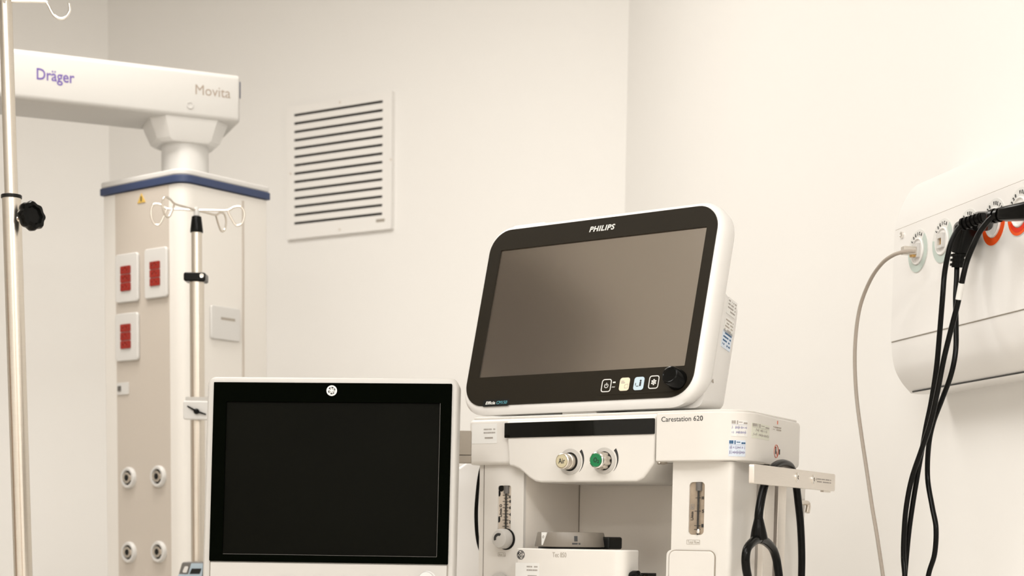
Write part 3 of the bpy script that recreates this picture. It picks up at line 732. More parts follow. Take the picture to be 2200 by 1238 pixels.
# rail (slotted aluminium profile) on the right side
CF = Frame(MF.wld((RX1, OL, 0)), sang)
def cfx(px_, off=0): return CF.X(px_, 1120, off)
r0, r1, r2, r3 = cfx(1641, -.012), cfx(1663, -.012), cfx(1671, -.012), cfx(1688, -.012)
MB(CF).box(r0, -.012, zlow, r1, .001, zb_-.001).box(r2, -.012, zlow, r3, .001, zb_-.001).box(r0, -.005, zlow, r3, .001, zb_-.001).build('side_rail', 'alu', t, bevel=.0008)
MB(CF).box(r1, -.0062, zlow, r2, -.005, zb_-.001).build('rail_slot', 'alud', t, smooth=0)
r4 = cfx(1712, -.002)
MB(CF).box(r3, -.004, zlow, r4, .001, zb_-.001).build('rear_panel', 'cowl', t, smooth=0)
# small metal hook further back
hx, hz_ = CF.px(1728, 1085, 0)
MB(CF).tube(catmull([(r4-.003, .0, hz_+.001), (hx-.004, -.004, hz_+.003), (hx+.001, -.006, hz_-.001), (hx-.002, -.006, hz_-.012)]), .0038, 12).build('rear_hook', 'metal', t)
# brass fitting in the niche, table, base
lx, lz = MF.px(1395, 1238, dep-.05)
MB(MF).prism(rrect(lx-.008, lz-.01, lx+.009, lz+.0045, .001, 2), dep-.07, dep-.045).build('fitting_block', 'black', t)
MB(MF).cyl((lx, dep-.075, lz-.002), (lx, dep-.069, lz-.002), .0045).build('gas_fitting', 'brass', t, label='small brass fitting')
MB(MF).plan(fillet([(LX0-.03, -.22), (RX1+.02, -.22), (RX1-.03, back), (LX0-.03, back)], .03), .765, .80).build('work_surface', 'cowl', t, bevel=.004)
MB(MF).box(LX0-.01, -.02, .12, RX1-.03, back-.01, .765).build('base_cabinet', 'cowl', t, bevel=.006)
for k in range(3):
    dr = MB(MF).prism(rrect(LX0, .14+.2*k, RX1-.045, .33+.2*k, .01), -.032, -.021).build('drawer', 'cowl', t, bevel=.002)
    MB(MF).box(LX0+.12, -.045, .285+.2*k, RX1-.16, -.031, .297+.2*k).build('drawer_handle', 'grey', dr)
for cxx in (LX0+.02, RX1-.08):
    for cyy in (.03, back-.06):
        MB(MF).cyl((cxx, cyy-.015, .06), (cxx, cyy+.015, .06), .06).build('caster', 'rubber', t)
# monitor arm stub on the left and the white arm post
a0 = MF.wld((xl+.004, .05, 0)); 
az0, az1 = at(996, 997, 2.5).z, at(996, 929, 2.5).z
AF = Frame((0, 2.46, 0), 0)
ax0 = AF.X(975, 960); ax1 = AF.X(1012, 960)
MB(AF).box(ax0-.01, .0, (az0+az1)/2-.012, ax1, .03, az1).build('monitor_arm', 'grey', t, bevel=.001, label='grey brown arm carrying the monitor')
MB(AF).box(ax0-.01, .001, az0, ax1, .03, (az0+az1)/2-.0125).build('monitor_arm_cover', 'grey', t, bevel=.001)
AG = Frame((0, 2.75, 0), 0)
z0 = AG.Z(1000, 996)
MB(AG).prism([(AG.X(930, 1020), .10), (AG.X(1060, 1020), .10), (AG.X(1060, 1020), z0+.004), (AG.X(1003, 997), z0+.002), (AG.X(988, 999), z0-.006), (AG.X(960, 999), z0-.008)], 0, .05).build('arm_post', 'unit', t, bevel=.004)
P_ = [at(x, y, 2.66) for x, y in ((1038, 985), (1030, 1018), (1025.5, 1060), (1023, 1105), (1025, 1150), (1031, 1182), (1042, 1206))]
MB().tube(catmull(P_), [.0010+.0022*math.sin(math.pi*i/48) for i in range(49)]).build('hanging_hose', 'rubber', t, label='black hose bowing out at the left side')

# ================================================================== VAPORIZER
VO = -.035
VF = MF.sub((0, VO, 0)); 
bx0, bx1 = VF.X(1104, 1210), VF.X(1338, 1210); bz = (VF.Z(1107, 1177)+VF.Z(1332, 1183))/2
by = solve(lambda q: VF.pj((bx1, q, bz))[0], 1374, .01, .3)
VT = Frame(VF.wld(((bx0+bx1)/2, by/2, .86)), -34.8)
t = thing('vaporizer', VT, 'white boxy anesthetic vaporizer with grey dial in the machine niche', 'vaporizer')
MB(VF).plan(fillet([(bx0, 0), (bx1, 0), (bx1, by), (bx0, by)], [.012, .02, .004, .004], 8), .8005, bz).build('vaporizer_body', 'cowl', t, bevel=.0025)
dcx = (VF.X(1152, 1175, .045)+VF.X(1290, 1175, .045))/2; dr = (VF.X(1290, 1175, .045)-VF.X(1152, 1175, .045))/2*.94
dz1 = VF.Z(1220, 1144, .045)
dcy = .052
MB(VF).lathe([(dr*.99, bz+.0028), (dr, bz+.004), (dr*.93, dz1-.0015), (dr*.91, dz1), (dr*.6, dz1+.0003), (.0001, dz1+.0003)], (dcx, dcy, 0), axis='z', n=96, wave=lambda q: 1+.004*math.cos(40*q)).build('dial', 'dial', t, label='ribbed grey control dial')
MB(VF).lathe([(dr*.9, bz), (dr*.9, bz+.0035)], (dcx, dcy, 0), axis='z', n=64).build('dial_base', 'black', t)
MB(VF).box(dcx+dr*.5, dcy+.012, bz, dcx+dr*1.12, dcy+.05, dz1-.006).build('release_lever', 'black', t, bevel=.003, label='black release lever behind the dial')
af = Frame(VF.wld((dcx, dcy, 0)), -34.8-18)
sl = math.degrees(math.atan2(dr*.07, dz1-bz-.004))
gf = af.sub((0, -dr*1.004, bz+.004), 0, sl); hh = (dz1-bz)*.82
MB(gf).prism([(-.006, hh), (.006, hh), (.001, .001), (-.001, .001)], -.0006, .001).build('dial_pointer', 'paper', t, smooth=0, label='white triangle pointer')
MB(gf).ring(0, hh*.66, .0013, .0021, 0, 360, -.0010, -.0005, 16).build('pointer_mark', 'inkgrey', t, smooth=0)
g2 = Frame(VF.wld((dcx, dcy, 0)), -34.8+42).sub((0, -dr*.985, bz+.004), 0, sl)
MB(g2).box(-.003, -.0008, hh*.35, .002, .001, hh*.75).box(-.006, -.0008, hh*.12, .006, .001, hh*.24).build('dial_print', 'ink', t, smooth=0)
def emblem(mb, cx, cz, r, y0, y1, wr):
    """curled monogram inside a ring"""
    mb.ring(cx, cz, r*(1-wr), r, 0, 360, y0, y1, 40)
    for sx_, sz_ in ((-1, 1), (1, 1), (-1, -1), (1, -1)):
        P = []
        for i in range(22):
            a = R(200*sx_*sz_+i*19*(-sx_*sz_)); rr = r*(.30-.007*i)
            P.append((cx+sx_*r*.30+rr*math.cos(a), cz+sz_*r*.30+rr*math.sin(a)))
        mb.stroke(P, r*.10, y0, y1)
    for a in (60, 150, 240, 330):
        P = [(cx+r*.72*math.cos(R(a+q)), cz+r*.72*math.sin(R(a+q))) for q in (-24, -12, 0, 12, 24)]
        mb.stroke(P, r*.12, y0, y1)
    return mb
ex, ez = VF.px(1119, 1192.5)
emblem(MB(VF), ex, ez, .0068, -.0003, .0002, .14).build('maker_emblem', 'ink', t, smooth=0)
x0, z0 = VF.px(1187, 1197.5); x1, z1 = VF.px(1217, 1187.5)
MB(VF).text('Tec 850', x0, z0, x1, z1, -.0003, .0002).build('model_lettering', 'inklight', t, smooth=0)
x0, z1 = VF.px(1108, 1209); x1, z0 = VF.px(1158, 1262)
lab = MB(VF).prism(rrect(x0, z0, x1, z1, .001, 2), -.0004, .001).build('asset_label', 'paper', t, smooth=0)
mb = MB(VF); text_lines(mb, x0+.020, x1-.003, z1-.013, z1-.003, 2, -.0006, -.0003, .9)
mb.box(x0+.022, -.0006, z1-.021, x1-.004, -.0003, z1-.018).build('label_print', 'inkgrey', lab, smooth=0)
lx, lz = VF.px(1360, 1238, by*.6)
MB(VF).lathe([(.007, bx1), (.009, bx1+.004), (.009, bx1+.012), (.004, bx1+.014), (.004, bx1+.02)], (0, by*.5, lz-.001), axis='x').build('filler_knob', 'rubber', t, label='black knob on the side')

# ================================================================== PATIENT MONITOR on top of the machine
lx, lz = MF.px(1268, 893, .03)
po = MF.wld((lx, .03, zt_+.012))
PF = Frame(po, -37.2, 14.5)
t = thing('patient_monitor', PF, 'large white patient monitor with tilted grey screen and dark frame on the workstation', 'patient monitor')
B0 = -.0005
ox0, ox1 = PF.X(1030, 680), PF.X(1516, 650); oz0, oz1 = (PF.Z(1100, 872)+PF.Z(1400, 854.5))/2, (PF.Z(1150, 489)+PF.Z(1450, 450.5))/2
rr = .036
def po_ring(mg, y, r_, zd=0): return [(x, y, z) for x, z in rrect(ox0-mg, oz0-mg-zd, ox1+mg, oz1+mg, r_, 10)]
MB(PF).loft([po_ring(.0012, .0, rr), po_ring(.005, .0015, rr+.004, .002), po_ring(.0085, .007, rr+.008, .004), po_ring(.010, .018, rr+.009, .000), po_ring(.009, .032, rr+.008, -.006), po_ring(.004, .042, rr+.004, -.009), po_ring(-.006, .047, rr, -.009)]).build('front_housing', 'shell', t, smooth=50)
# bezel glass with screen window
sx0 = (PF.X(1078, 543)+PF.X(1030, 815))/2; sx1 = (PF.X(1521, 484)+PF.X(1473, 783))/2
sz0 = (PF.Z(1030, 816)+PF.Z(1473, 783.5))/2; sz1 = (PF.Z(1078, 543)+PF.Z(1521, 484))/2
MB(PF).prism(rrect(ox0, oz0, ox1, oz1, rr, 10), -.0022, .001, [rrect(sx0, sz0, sx1, sz1, .0008, 2)]).build('screen_frame', 'bezel', t, bevel=0, smooth=30)
MB(PF).box(sx0-.001, -.0002, sz0-.001, sx1+.001, .0008, sz1+.001).build('screen', M['pscreen'], t, smooth=0, label='matte grey screen, switched off')
# handle / rear housing
rb0, rb1 = ox0+.03, ox1-.002
zs = solve(lambda q: PF.pj((ox1+.006, .047, q))[1], 622, .0, .4)
rearz = zs
def rring(mg, y, top): return [(x, y, z) for x, z in rrect(rb0-mg, oz0-.014+y*.27, rb1+mg, top+mg, .012, 5)]
MB(PF).loft([rring(0.004, .030, rearz), rring(.004, .085, rearz-.012), rring(-.004, .100, rearz-.02)]).build('rear_housing', 'shell', t, smooth=40)
hx0, hx1 = PF.X(1108, 480, .02), PF.X(1182, 470, .02)
MB(PF).prism(rrect(hx0, oz1, hx1, oz1+.0145, .006, 5), .012, .034).build('alarm_lamp', 'shell', t, bevel=.004, label='raised white lamp cover on the top edge')
# lettering
o_ = -.0022
x0 = PF.X(1267, 492, o_); x1 = PF.X(1321, 488, o_); zc = (PF.Z(1268, 499, o_)+PF.Z(1320, 493, o_))/2; z2 = (PF.Z(1269, 487, o_)+PF.Z(1320, 481.5, o_))/2
MB(PF).text('PHILIPS', x0, zc, x1, z2, o_-.0003, o_, bold=.026, shear=.2).build('brand_lettering', 'paper', t, smooth=0)
x0, z0 = PF.px(1037, 873, o_); x1, _ = PF.px(1093, 870, o_); zc = PF.Z(1064, 866, o_)
MB(PF).prism(rrect(x0, zc-.0055, x1, zc+.0055, .002, 3), o_-.0002, o_).build('model_plate', 'black', t, smooth=0)
xm = x0+(x1-x0)*.47
MB(PF).text('Efficia', x0+(x1-x0)*.10, zc-.0022, xm, zc+.0028, o_-.0004, o_-.0001, bold=.02, shear=.2).build('model_lettering', 'paper', t, smooth=0)
MB(PF).text('CM150', xm+.0025, zc-.0022, x1-(x1-x0)*.08, zc+.0028, o_-.0004, o_-.0001, shear=.2).build('model_lettering', 'cyan', t, smooth=0, label='cyan model lettering')
# key panel
kx0, kx1 = PF.X(1286, 830, o_), PF.X(1450, 820, o_); kz = PF.Z(1370, 825, o_)
MB(PF).prism(rrect(kx0, kz-.0145, kx1, kz+.0145, .006, 5), o_-.0003, o_).build('key_panel', 'bezel', t, smooth=0)
def key(px_, py_, kind):
    cx_, cz_ = PF.px(px_, py_, o_); w2, h2 = .0085, .0098; y0 = o_-.0007; y1 = o_-.0002
    out = rrect(cx_-w2, cz_-h2, cx_+w2, cz_+h2, .004, 5)
    if kind in ('power', 'freeze'):
        k = MB(PF).prism(out, y0, y1, [rrect(cx_-w2+.0013, cz_-h2+.0013, cx_+w2-.0013, cz_+h2-.0013, .003, 5)]).build('key', 'paper', t, smooth=0, label='%s key with white outline' % kind)
        mb = MB(PF)
        if kind == 'power':
            mb.ring(cx_, cz_-.0003, .0026, .0035, 120, 420, y0, y1, 20).box(cx_-.0005, y0, cz_, cx_+.0005, y1, cz_+.0042)
        else:
            for a in range(0, 180, 60):
                dx, dz = math.cos(R(a+30))*.0045, math.sin(R(a+30))*.0045; mb.stroke([(cx_-dx, cz_-dz), (cx_+dx, cz_+dz)], .0010, y0, y1)
                for sgn in (1, -1): mb.prism(circ(cx_+dx*.7*sgn, cz_+dz*.7*sgn, .0013, 8), y0-.0001, y1)
        mb.build('key_symbol', 'paper', k, smooth=0)
    else:
        k = MB(PF).prism(out, y0, y1).build('key', 'palebtn' if kind == 'cream' else 'bluebtn', t, smooth=0, label='%s key' % ('cream' if kind == 'cream' else 'pale blue'))
        mb = MB(PF)
        if kind == 'cream':
            mb.box(cx_-.006, y0-.0002, cz_+.004, cx_-.001, y0, cz_+.005).box(cx_-.006, y0-.0002, cz_+.0015, cx_+.0005, y0, cz_+.0027)
            mb.stroke([(cx_+.001, cz_-.001), (cx_+.001, cz_-.006), (cx_+.006, cz_-.006), (cx_+.006, cz_), (cx_+.001, cz_-.001)], .0006, y0-.0002, y0)
        else:
            mb.prism(circ(cx_+.0025, cz_+.004, .0016, 12), y0-.0002, y0).box(cx_+.001, y0-.0002, cz_-.004, cx_+.004, y0, cz_+.0022)
            mb.box(cx_-.006, y0-.0002, cz_-.003, cx_-.005, y0, cz_+.001).box(cx_-.004, y0-.0002, cz_-.0045, cx_, y0, cz_-.0035)
        mb.build('key_symbol', 'inkgrey' if kind == 'cream' else 'ink', k, smooth=0)
key(1303, 829, 'power'); key(1342, 826, 'cream'); key(1373, 824.5, 'blue'); key(1405, 821.5, 'freeze')
cx_, cz_ = PF.px(1319, 827, o_)
MB(PF).box(cx_-.002, o_-.0006, cz_+.0025, cx_+.0025, o_-.0002, cz_+.0045).stroke([(cx_-.0025, cz_-.004), (cx_-.001, cz_-.003), (cx_+.001, cz_-.004), (cx_+.0025, cz_-.003)], .0009, o_-.0006, o_-.0002).build('indicator_symbols', 'paper', t, smooth=0)
cx_, cz_ = PF.px(1456, 817, o_)
MB(PF).lathe([(.0150, o_), (.0150, o_-.003), (.0137, o_-.006), (.0135, o_-.020), (.0125, o_-.0225), (.0108, o_-.0235), (.0095, o_-.0225), (.0001, o_-.0222)], (cx_, 0, cz_), n=56).build('rotary_knob', 'rubber', t)
# side labels on rear housing
a0 = PF.wld((rb1+.004, .03, 0)); b0 = PF.wld((rb1+.004, .085, 0))
SP = Frame(None, M=PF.M @ Matrix.Translation((rb1+.0042, .03, 0)) @ Matrix.Rotation(R(90), 4, 'Z'))
def slab(x0, x1, zc, h, m): return MB(SP).prism(rrect(x0, zc-h, x1, zc+h, .001, 2), -.0006, .0005).build('side_label', m, t, smooth=0)
for (py0, py1, m, ik) in ((640, 672, 'paper', 'inkgrey'), (686, 716, 'paper', 'inklight'), (716, 752, 'paperb', 'inkblue')):
    z1_ = SP.Z(1568, py0); z0_ = SP.Z(1560, py1); zc = (z0_+z1_)/2; h = abs(z1_-z0_)/2
    l_ = slab(.024, .050, zc, h, m)
    mb = MB(SP); text_lines(mb, .026, .048, zc-h*.8, zc+h*.85, 4, -.0008, -.0005, .75); mb.build('label_print', ik, l_, smooth=0)
lx, lz = SP.px(1531, 819)
MB(SP).prism([(lx-.003, lz-.002), (lx+.003, lz-.002), (lx, lz+.003)], -.0006, .0).build('caution_mark', 'inklight', t, smooth=0)
# mounting foot
MB(MF).plan(fillet([(lx_ := MF.X(1210, 893, .05), .045), (MF.X(1285, 890, .05), .045), (MF.X(1285, 890, .05), .15), (MF.X(1210, 893, .05), .15)], .004), zt_+.0035, zt_+.04).build('mounting_foot', 'shell', t, bevel=.002)

# ================================================================== DARK MONITOR, centre left
go = at(712, 1235, 2.30)
GF = Frame(go, -4.3, 7)
t = thing('machine_display', GF, 'pale framed black ventilator display on a swing arm left of the workstation', 'display')
X, Z = GF.X, GF.Z
gx0, gx1 = (X(457, 822)+X(455, 1208))/2, (X(967, 826)+X(967.5, 1210))/2
gz1, gz0 = (Z(457, 822)+Z(967, 826.5))/2, (Z(455, 1208.5)+Z(967, 1210.5))/2
hx0, hx1, hz1 = X(444, 1000, .01), X(983, 1000, .01), (Z(500, 811.5, .01)+Z(940, 815, .01))/2
hz0 = gz0-.062
def gr(mg, y): return [(x, y, z) for x, z in rrect(hx0-mg, hz0-mg, hx1+mg, hz1+mg, .012, 6)]
MB(GF).loft([gr(-.0045, .0), gr(-.002, .0012), gr(0, .006), gr(0, .030), gr(-.006, .038), gr(-.03, .046)]).build('housing', 'geshell', t, smooth=50)
ix0, ix1 = X(484, 1000), X(944, 1000); iz1, iz0 = (Z(500, 863)+Z(930, 868))/2, (Z(500, 1193.5)+Z(930, 1196))/2
MB(GF).prism(rrect(gx0, gz0, gx1, gz1, .0008, 2), -.004, .002, [rrect(ix0, iz0, ix1, iz1, .0008, 2)]).build('bezel', 'gebezel', t, smooth=0)
MB(GF).box(ix0-.001, -.0010, iz0-.001, ix1+.001, .0018, iz1+.001).build('screen', 'gescreen', t, smooth=0, label='black switched-off screen')
MB(GF).box(ix0+.0005, -.0032, iz0-.0002, ix1-.0005, -.0008, iz0+.0006).build('screen_edge_highlight', 'pumpgrey', t, bevel=.0003)  # grey strip painting the highlight along the lower screen edge
MB(GF).box(ix1-.0006, -.0034, iz0, ix1, -.0008, iz1).build('screen_edge_highlight', 'pumpgrey', t, smooth=0)  # painted highlight again, down the right screen edge
ex, ez = GF.px(712.8, 839.7, -.004); er = .0074
em = MB(GF).prism(circ(ex, ez, er, 40), -.0044, -.004).build('maker_emblem', 'paper', t, smooth=0, label='round white emblem')
mb = MB(GF)
for a0_, a1_ in ((112, 150), (58, 98), (6, 42), (188, 222), (248, 284), (292, 322)):
    P = [(ex+er*.60*math.cos(R(a0_+(a1_-a0_)*q/5)), ez+er*.60*math.sin(R(a0_+(a1_-a0_)*q/5))) for q in range(6)]
    mb.stroke(P, er*.20, -.0047, -.0043)
for q_ in (80, 185, 262, 350): mb.stroke([(ex+er*.62*math.cos(R(q_)), ez+er*.62*math.sin(R(q_))), (ex+er*.34*math.cos(R(q_)), ez+er*.34*math.sin(R(q_)))], er*.10, -.0047, -.0043)
for sx_, sz_ in ((-1, 1), (1, 1), (-1, -1), (1, -1)): mb.ring(ex+sx_*er*.24, ez+sz_*er*.24, er*.05, er*.10, 0, 360, -.0046, -.0043, 10)
mb.build('emblem_curls', 'ink', em, smooth=0)
# chin
MB(GF).box(gx0, -.0018, hz0+.006, gx0+.0006, .002, gz0).box(gx1-.0006, -.0018, hz0+.006, gx1, .002, gz0).build('chin_seam', 'inklight', t, smooth=0)
MB(GF).box(gx0+.001, -.0022, hz0+.006, gx1-.001, .002, gz0-.0012).build('chin_panel', 'geshell', t, bevel=.0012)
for bxp in (620, 681, 742, 801):
    lx, lz = GF.px(bxp, 1246, -.002)
    MB(GF).prism(rrect(lx-.010, lz-.006, lx+.010, lz+.006, .005, 5), -.0034, -.002).build('key', 'geshell', t, bevel=.0008)
lx, lz = GF.px(918, 1247, -.002)
k = MB(GF).lathe([(.0125, -.002), (.0125, -.0035), (.0110, -.004), (.0108, -.016), (.0095, -.018), (.0001, -.018)], (lx, 0, lz), n=48).build('rotary_knob', 'enamel', t)
MB(GF).box(-.05, .036, .10, .05, .12, .22).build('swivel_mount', 'geshell', t, bevel=.004)
MB(GF).box(.04, .095, .135, .155, .12, .175).build('bracket_plate', 'grey', t, bevel=.002)

# ================================================================== MOUNTING BAR + STETHOSCOPE
bdir = math.degrees(math.atan2(math.cos(R(28.5)), math.sin(R(28.5))))
q0 = SF.px(1612, 1020, -.03); q0w = SF.wld((q0[0], -.032, 0))
BF = Frame((q0w.x, q0w.y, 0), bdir)                   # x runs back along the bar, y towards the machine
bl0 = BF.X(1614, 1020); bl1 = BF.X(1789, 1037)
bz1 = (BF.Z(1616, 999)+BF.Z(1789, 1017.5))/2; bz0 = (BF.Z(1610, 1038.5)+BF.Z(1788, 1056.5))/2
t = thing('mounting_bar', Frame(BF.wld((bl0, 0, bz0)), bdir), 'flat satin metal mounting bar with two socket screws on the machine side', 'bracket')
MB(BF).prism(rrect(bl0, bz0, bl1, bz1, .0035, 5), -.004, .004).build('bar', 'alu', t, bevel=.0012)
for x, y in ((1712, 1026), (1746.5, 1030.5)):
    lx, lz = BF.px(x, y, -.004)
    s_ = MB(BF).lathe([(.0068, -.004), (.0068, -.0052), (.0058, -.0055), (.0052, -.0048), (.0044, -.0045), (.0044, -.006), (.003, -.0062), (.0028, -.004)], (lx, 0, lz)).build('socket_screw', 'chrome', t)
    MB(BF).lathe([(.0052, -.0042), (.0052, -.0046), (.0001, -.0046)], (lx, 0, lz)).build('screw_recess', 'black', s_)
x0, z1 = BF.px(1752, 1023, -.004); x1, z0 = BF.px(1785, 1041, -.004)
mb = MB(BF); text_lines(mb, x0+.008, x1, z0, z1-.002, 2, -.0043, -.004, .85); mb.stroke([(x0+.001, z0+.004), (x0+.004, z1-.003), (x0+.007, z0+.004), (x0+.001, z0+.004)], .0005, -.0043, -.004)
mb.build('caution_print', 'inkgrey', t, smooth=0)
MB(BF).box((bl0+bl1)/2+.03, .004, bz0+.006, (bl0+bl1)/2+.05, .03, bz1-.006).build('standoff', 'alu', t)
x_ = BF.X(1776, 1056)
MB(BF).box(x_-.018, -.001, bz0-.0022, x_+.016, .004, bz0).build('bar_foot', 'alu', t)
# stethoscope
SO = .014
def sp(x, y, o=SO):
    lx, lz = BF.px(x, y, o); return BF.wld((lx, o, lz))
t = thing('stethoscope', Frame(sp(1632, 1150), bdir), 'black rubber stethoscope looped over the metal mounting bar', 'stethoscope')
P_ = [sp(1720, 1300), sp(1722, 1238), sp(1722.5, 1190), sp(1720, 1130), sp(1715, 1080), sp(1709, 1035), sp(1700, 1006), sp(1688, 997), sp(1674, 997), sp(1660, 1006), sp(1649, 1025), sp(1641, 1048), sp(1634, 1080), sp(1630, 1110), sp(1630, 1138)]
c_ = catmull(P_)
rad = [.0043 + (.0013 if i > len(c_)*.70 else .0013*max(0, (i/len(c_)-.5)/.2)) for i in range(len(c_))]
rad = [.0053+.0009*(i/len(c_)) for i in range(len(c_))]
MB().tube(c_, rad, 18).build('main_tube', 'rubber', t)
yk = MB()
yk.tube(catmull([sp(1630, 1112), sp(1630, 1126), sp(1630, 1140), sp(1630.5, 1158)]), [.0060+.0064*(i/24) for i in range(25)], 18)
for sgn, pts in ((-1, [(1629, 1158), (1618, 1164), (1606, 1178), (1602, 1198), (1603, 1220), (1607, 1245), (1611, 1290)]), (1, [(1631, 1158), (1645, 1164), (1659, 1178), (1667, 1198), (1671, 1220), (1674, 1245), (1676, 1290)])):
    c_ = catmull([sp(x, y) for x, y in pts]); yk.tube(c_, [.0066-.0006*min(1, i/16) for i in range(len(c_))], 18)
yk.build('yoke_tubes', 'rubber', t)
for pts in ([(1611, 1286), (1612, 1340), (1625, 1400)], [(1676, 1286), (1674, 1340), (1660, 1400)]):
    e_ = MB().tube(catmull([sp(x, y) for x, y in pts]), .003).build('ear_tube', 'chrome', t)
    MB().cyl(sp(*pts[-1]), sp(pts[-1][0], pts[-1][1]+9), .006, .003).build('ear_tip', 'rubber', e_)
cp = sp(1721, 1312); MB(BF.sub(BF.loc(cp))).lathe([(.021, -.006), (.022, -.003), (.018, .006), (.006, .010)], axis='y').build('chest_piece', 'chrome', t)

# ================================================================== BED-HEAD UNIT on the right wall
zs1, zs2 = (U.Z(1926, 497)+U.Z(2198, 384))/2, (U.Z(1913, 741)+U.Z(2198, 662.5))/2
ux0 = (U.X(1926, 500)+U.X(1914, 700))/2; ux1 = 1.5
t = thing('bedhead_unit', Frame(U.wld((ux0, 0, 0)), -77.2), 'long white wall-mounted medical supply unit with round sockets', 'wall supply unit')
zz2 = lambda x, y, o: U.Z(x, y, o)
prof = [(0, zs2), (0, zs1), (.003, zz2(1930, 470, .003)), (.009, zz2(1936, 445, .009)), (.020, zz2(1948, 418, .02)), (.033, zz2(1962, 401, .033)), (.055, zz2(1962, 401, .033)+.008), (WALL_OFF, zz2(1962, 401, .033)+.012)]
bot = [(WALL_OFF, zz2(1957, 848, .04)+.002), (.05, zz2(1957, 848, .04)), (.036, zz2(1955, 846, .036)), (.020, zz2(1938, 822, .02)), (.008, zz2(1924, 795, .008)), (.002, zz2(1916, 765, .002))]
sm = lambda P: [tuple(v) for v in catmull([(a, b, 0) for a, b in P], 5)]
prof = [prof[0]]+[(v[0], v[1]) for v in sm(prof[1:7])]+[prof[7]]
bot = [bot[0]]+[(v[0], v[1]) for v in sm(bot[2:]+[(0, zs2)])][:-1] if False else bot
MB(U).side(prof+bot[:2]+[(v[0], v[1]) for v in sm(bot[2:])], ux0, ux1).build('unit_housing', 'unit', t, smooth=50)
MB(U).box(ux0+.001, -.0022, zs2+.001, ux1, .001, zs1-.001).build('socket_panel', 'unit', t, bevel=.001)
MB(U).box(ux0+.0015, -.0006, zs1-.001, ux1, .001, zs1).box(ux0+.0015, -.0006, zs2, ux1, .001, zs2+.001).build('panel_seam', 'inklight', t, smooth=0)
MB(U).side([(.034, bot[2][1]+.0012), (.0325, bot[2][1]+.0024), (.0318, bot[2][1]+.0016), (.0335, bot[2][1]+.0004)], ux0+.012, ux1).build('bottom_gap', 'ink', t, smooth=0)
MB(U).side([(y+.0005, z) for y, z in prof[1:6]]+[(y+.003, z) for y, z in prof[5:0:-1]], ux0-.0012, ux0).build('end_cap', 'enamel', t) if False else None
O2 = -.0022
lx, lz = U.px(1939, 505, O2)
MB(U).lathe([(.0048, O2), (.0046, O2-.003), (.002, O2-.004), (.0001, O2-.002)], (lx, 0, lz)).build('panel_screw', 'chrome', t)
def arc_text(mb, s_, cx, cz, r, a0, a1, h):
    n = len(s_)
    for i, ch in enumerate(s_):
        if ch == ' ': continue
        a = a0+(a1-a0)*(i+.5)/n; fx = cx+r*math.cos(R(a)); fz = cz+r*math.sin(R(a))
        fr = Frame(None, M=U.M @ Matrix.Translation((fx, 0, fz)) @ Matrix.Rotation(-R(a-90), 4, 'Y'))
        tmp = MB(fr); wd = h*.30 if ch != 'I' else h*.08
        tmp.text(ch, -wd, -h/2, wd, h/2, O2-.0016, O2-.0012, bold=.015)
        tmp.bm.transform(U.I @ fr.M); me = bpy.data.meshes.new('x'); tmp.bm.to_mesh(me); tmp.bm.free(); mb.bm.from_mesh(me); bpy.data.meshes.remove(me)
def wall_socket(px_, py_, colr, word, lab_, double=False, rj=False):
    cx, cz = U.px(px_, py_, O2); RR = .0306
    s_ = MB(U).prism(circ(cx, cz, RR+.001, 48), O2-.0008, O2).build('wall_socket', 'paper', t, smooth=0, label=lab_)
    MB(U).ring(cx, cz, RR*.68, RR, -188 if not double else -185, 50 if colr == 'grayn' else 20, O2-.0014, O2-.0006, 40).build('socket_ring', colr, s_, smooth=0)
    if double: MB(U).ring(cx, cz, RR*.68, RR*.86, -150, 20, O2-.0018, O2-.0006, 40).build('socket_ring', 'red2', s_, smooth=0)
    MB(U).lathe([(.0198, O2), (.0198, O2-.0028), (.0188, O2-.0036), (.0176, O2-.0036), (.0168, O2-.0012), (.0001, O2-.0012)], (cx, 0, cz), n=48).build('socket_insert', 'unit', s_)
    mb = MB(U); arc_text(mb, word, cx, cz, .0255, 146 if word[0] == 'L' else 150, 58 if word[0] == 'L' else 34, .0050); mb.build('socket_lettering', 'ink', s_, smooth=0)
    if rj:
        MB(U).prism(rrect(cx-.011, cz-.010, cx+.008, cz+.011, .001, 2), O2-.006, O2-.001, [rrect(cx-.006, cz-.006, cx+.005, cz+.004, .0006, 2)]).build('data_jack', 'enamel', s_)
        MB(U).box(cx-.006, O2-.0022, cz-.006, cx+.005, O2-.0012, cz+.004).build('jack_contacts', 'brass', s_, smooth=0)
    else:
        mb = MB(U)
        for dx in (-.0095, 0, .0095): mb.prism(circ(cx+dx, cz, .0022, 12), O2-.0020, O2-.0014)
        mb.build('pin_holes', 'black', s_, smooth=0)
    return cx, cz
k1 = wall_socket(1973, 540, 'grayn', 'LOGICA', 'round data socket with sage ring, the cord plugged in', rj=True)
k2 = wall_socket(2026, 518, 'grayn', 'LOGICA', 'round data socket with sage ring, empty', rj=True)
k3 = wall_socket(2080, 499, 'orange', '220 VOLTS', 'round power socket behind the angled plug')
k4 = wall_socket(2136, 478, 'orange', '220 VOLTS', 'round power socket with orange ring')
k5 = wall_socket(2192, 455, 'orange', '220 VOLTS', 'round power socket with red and orange ring', True)

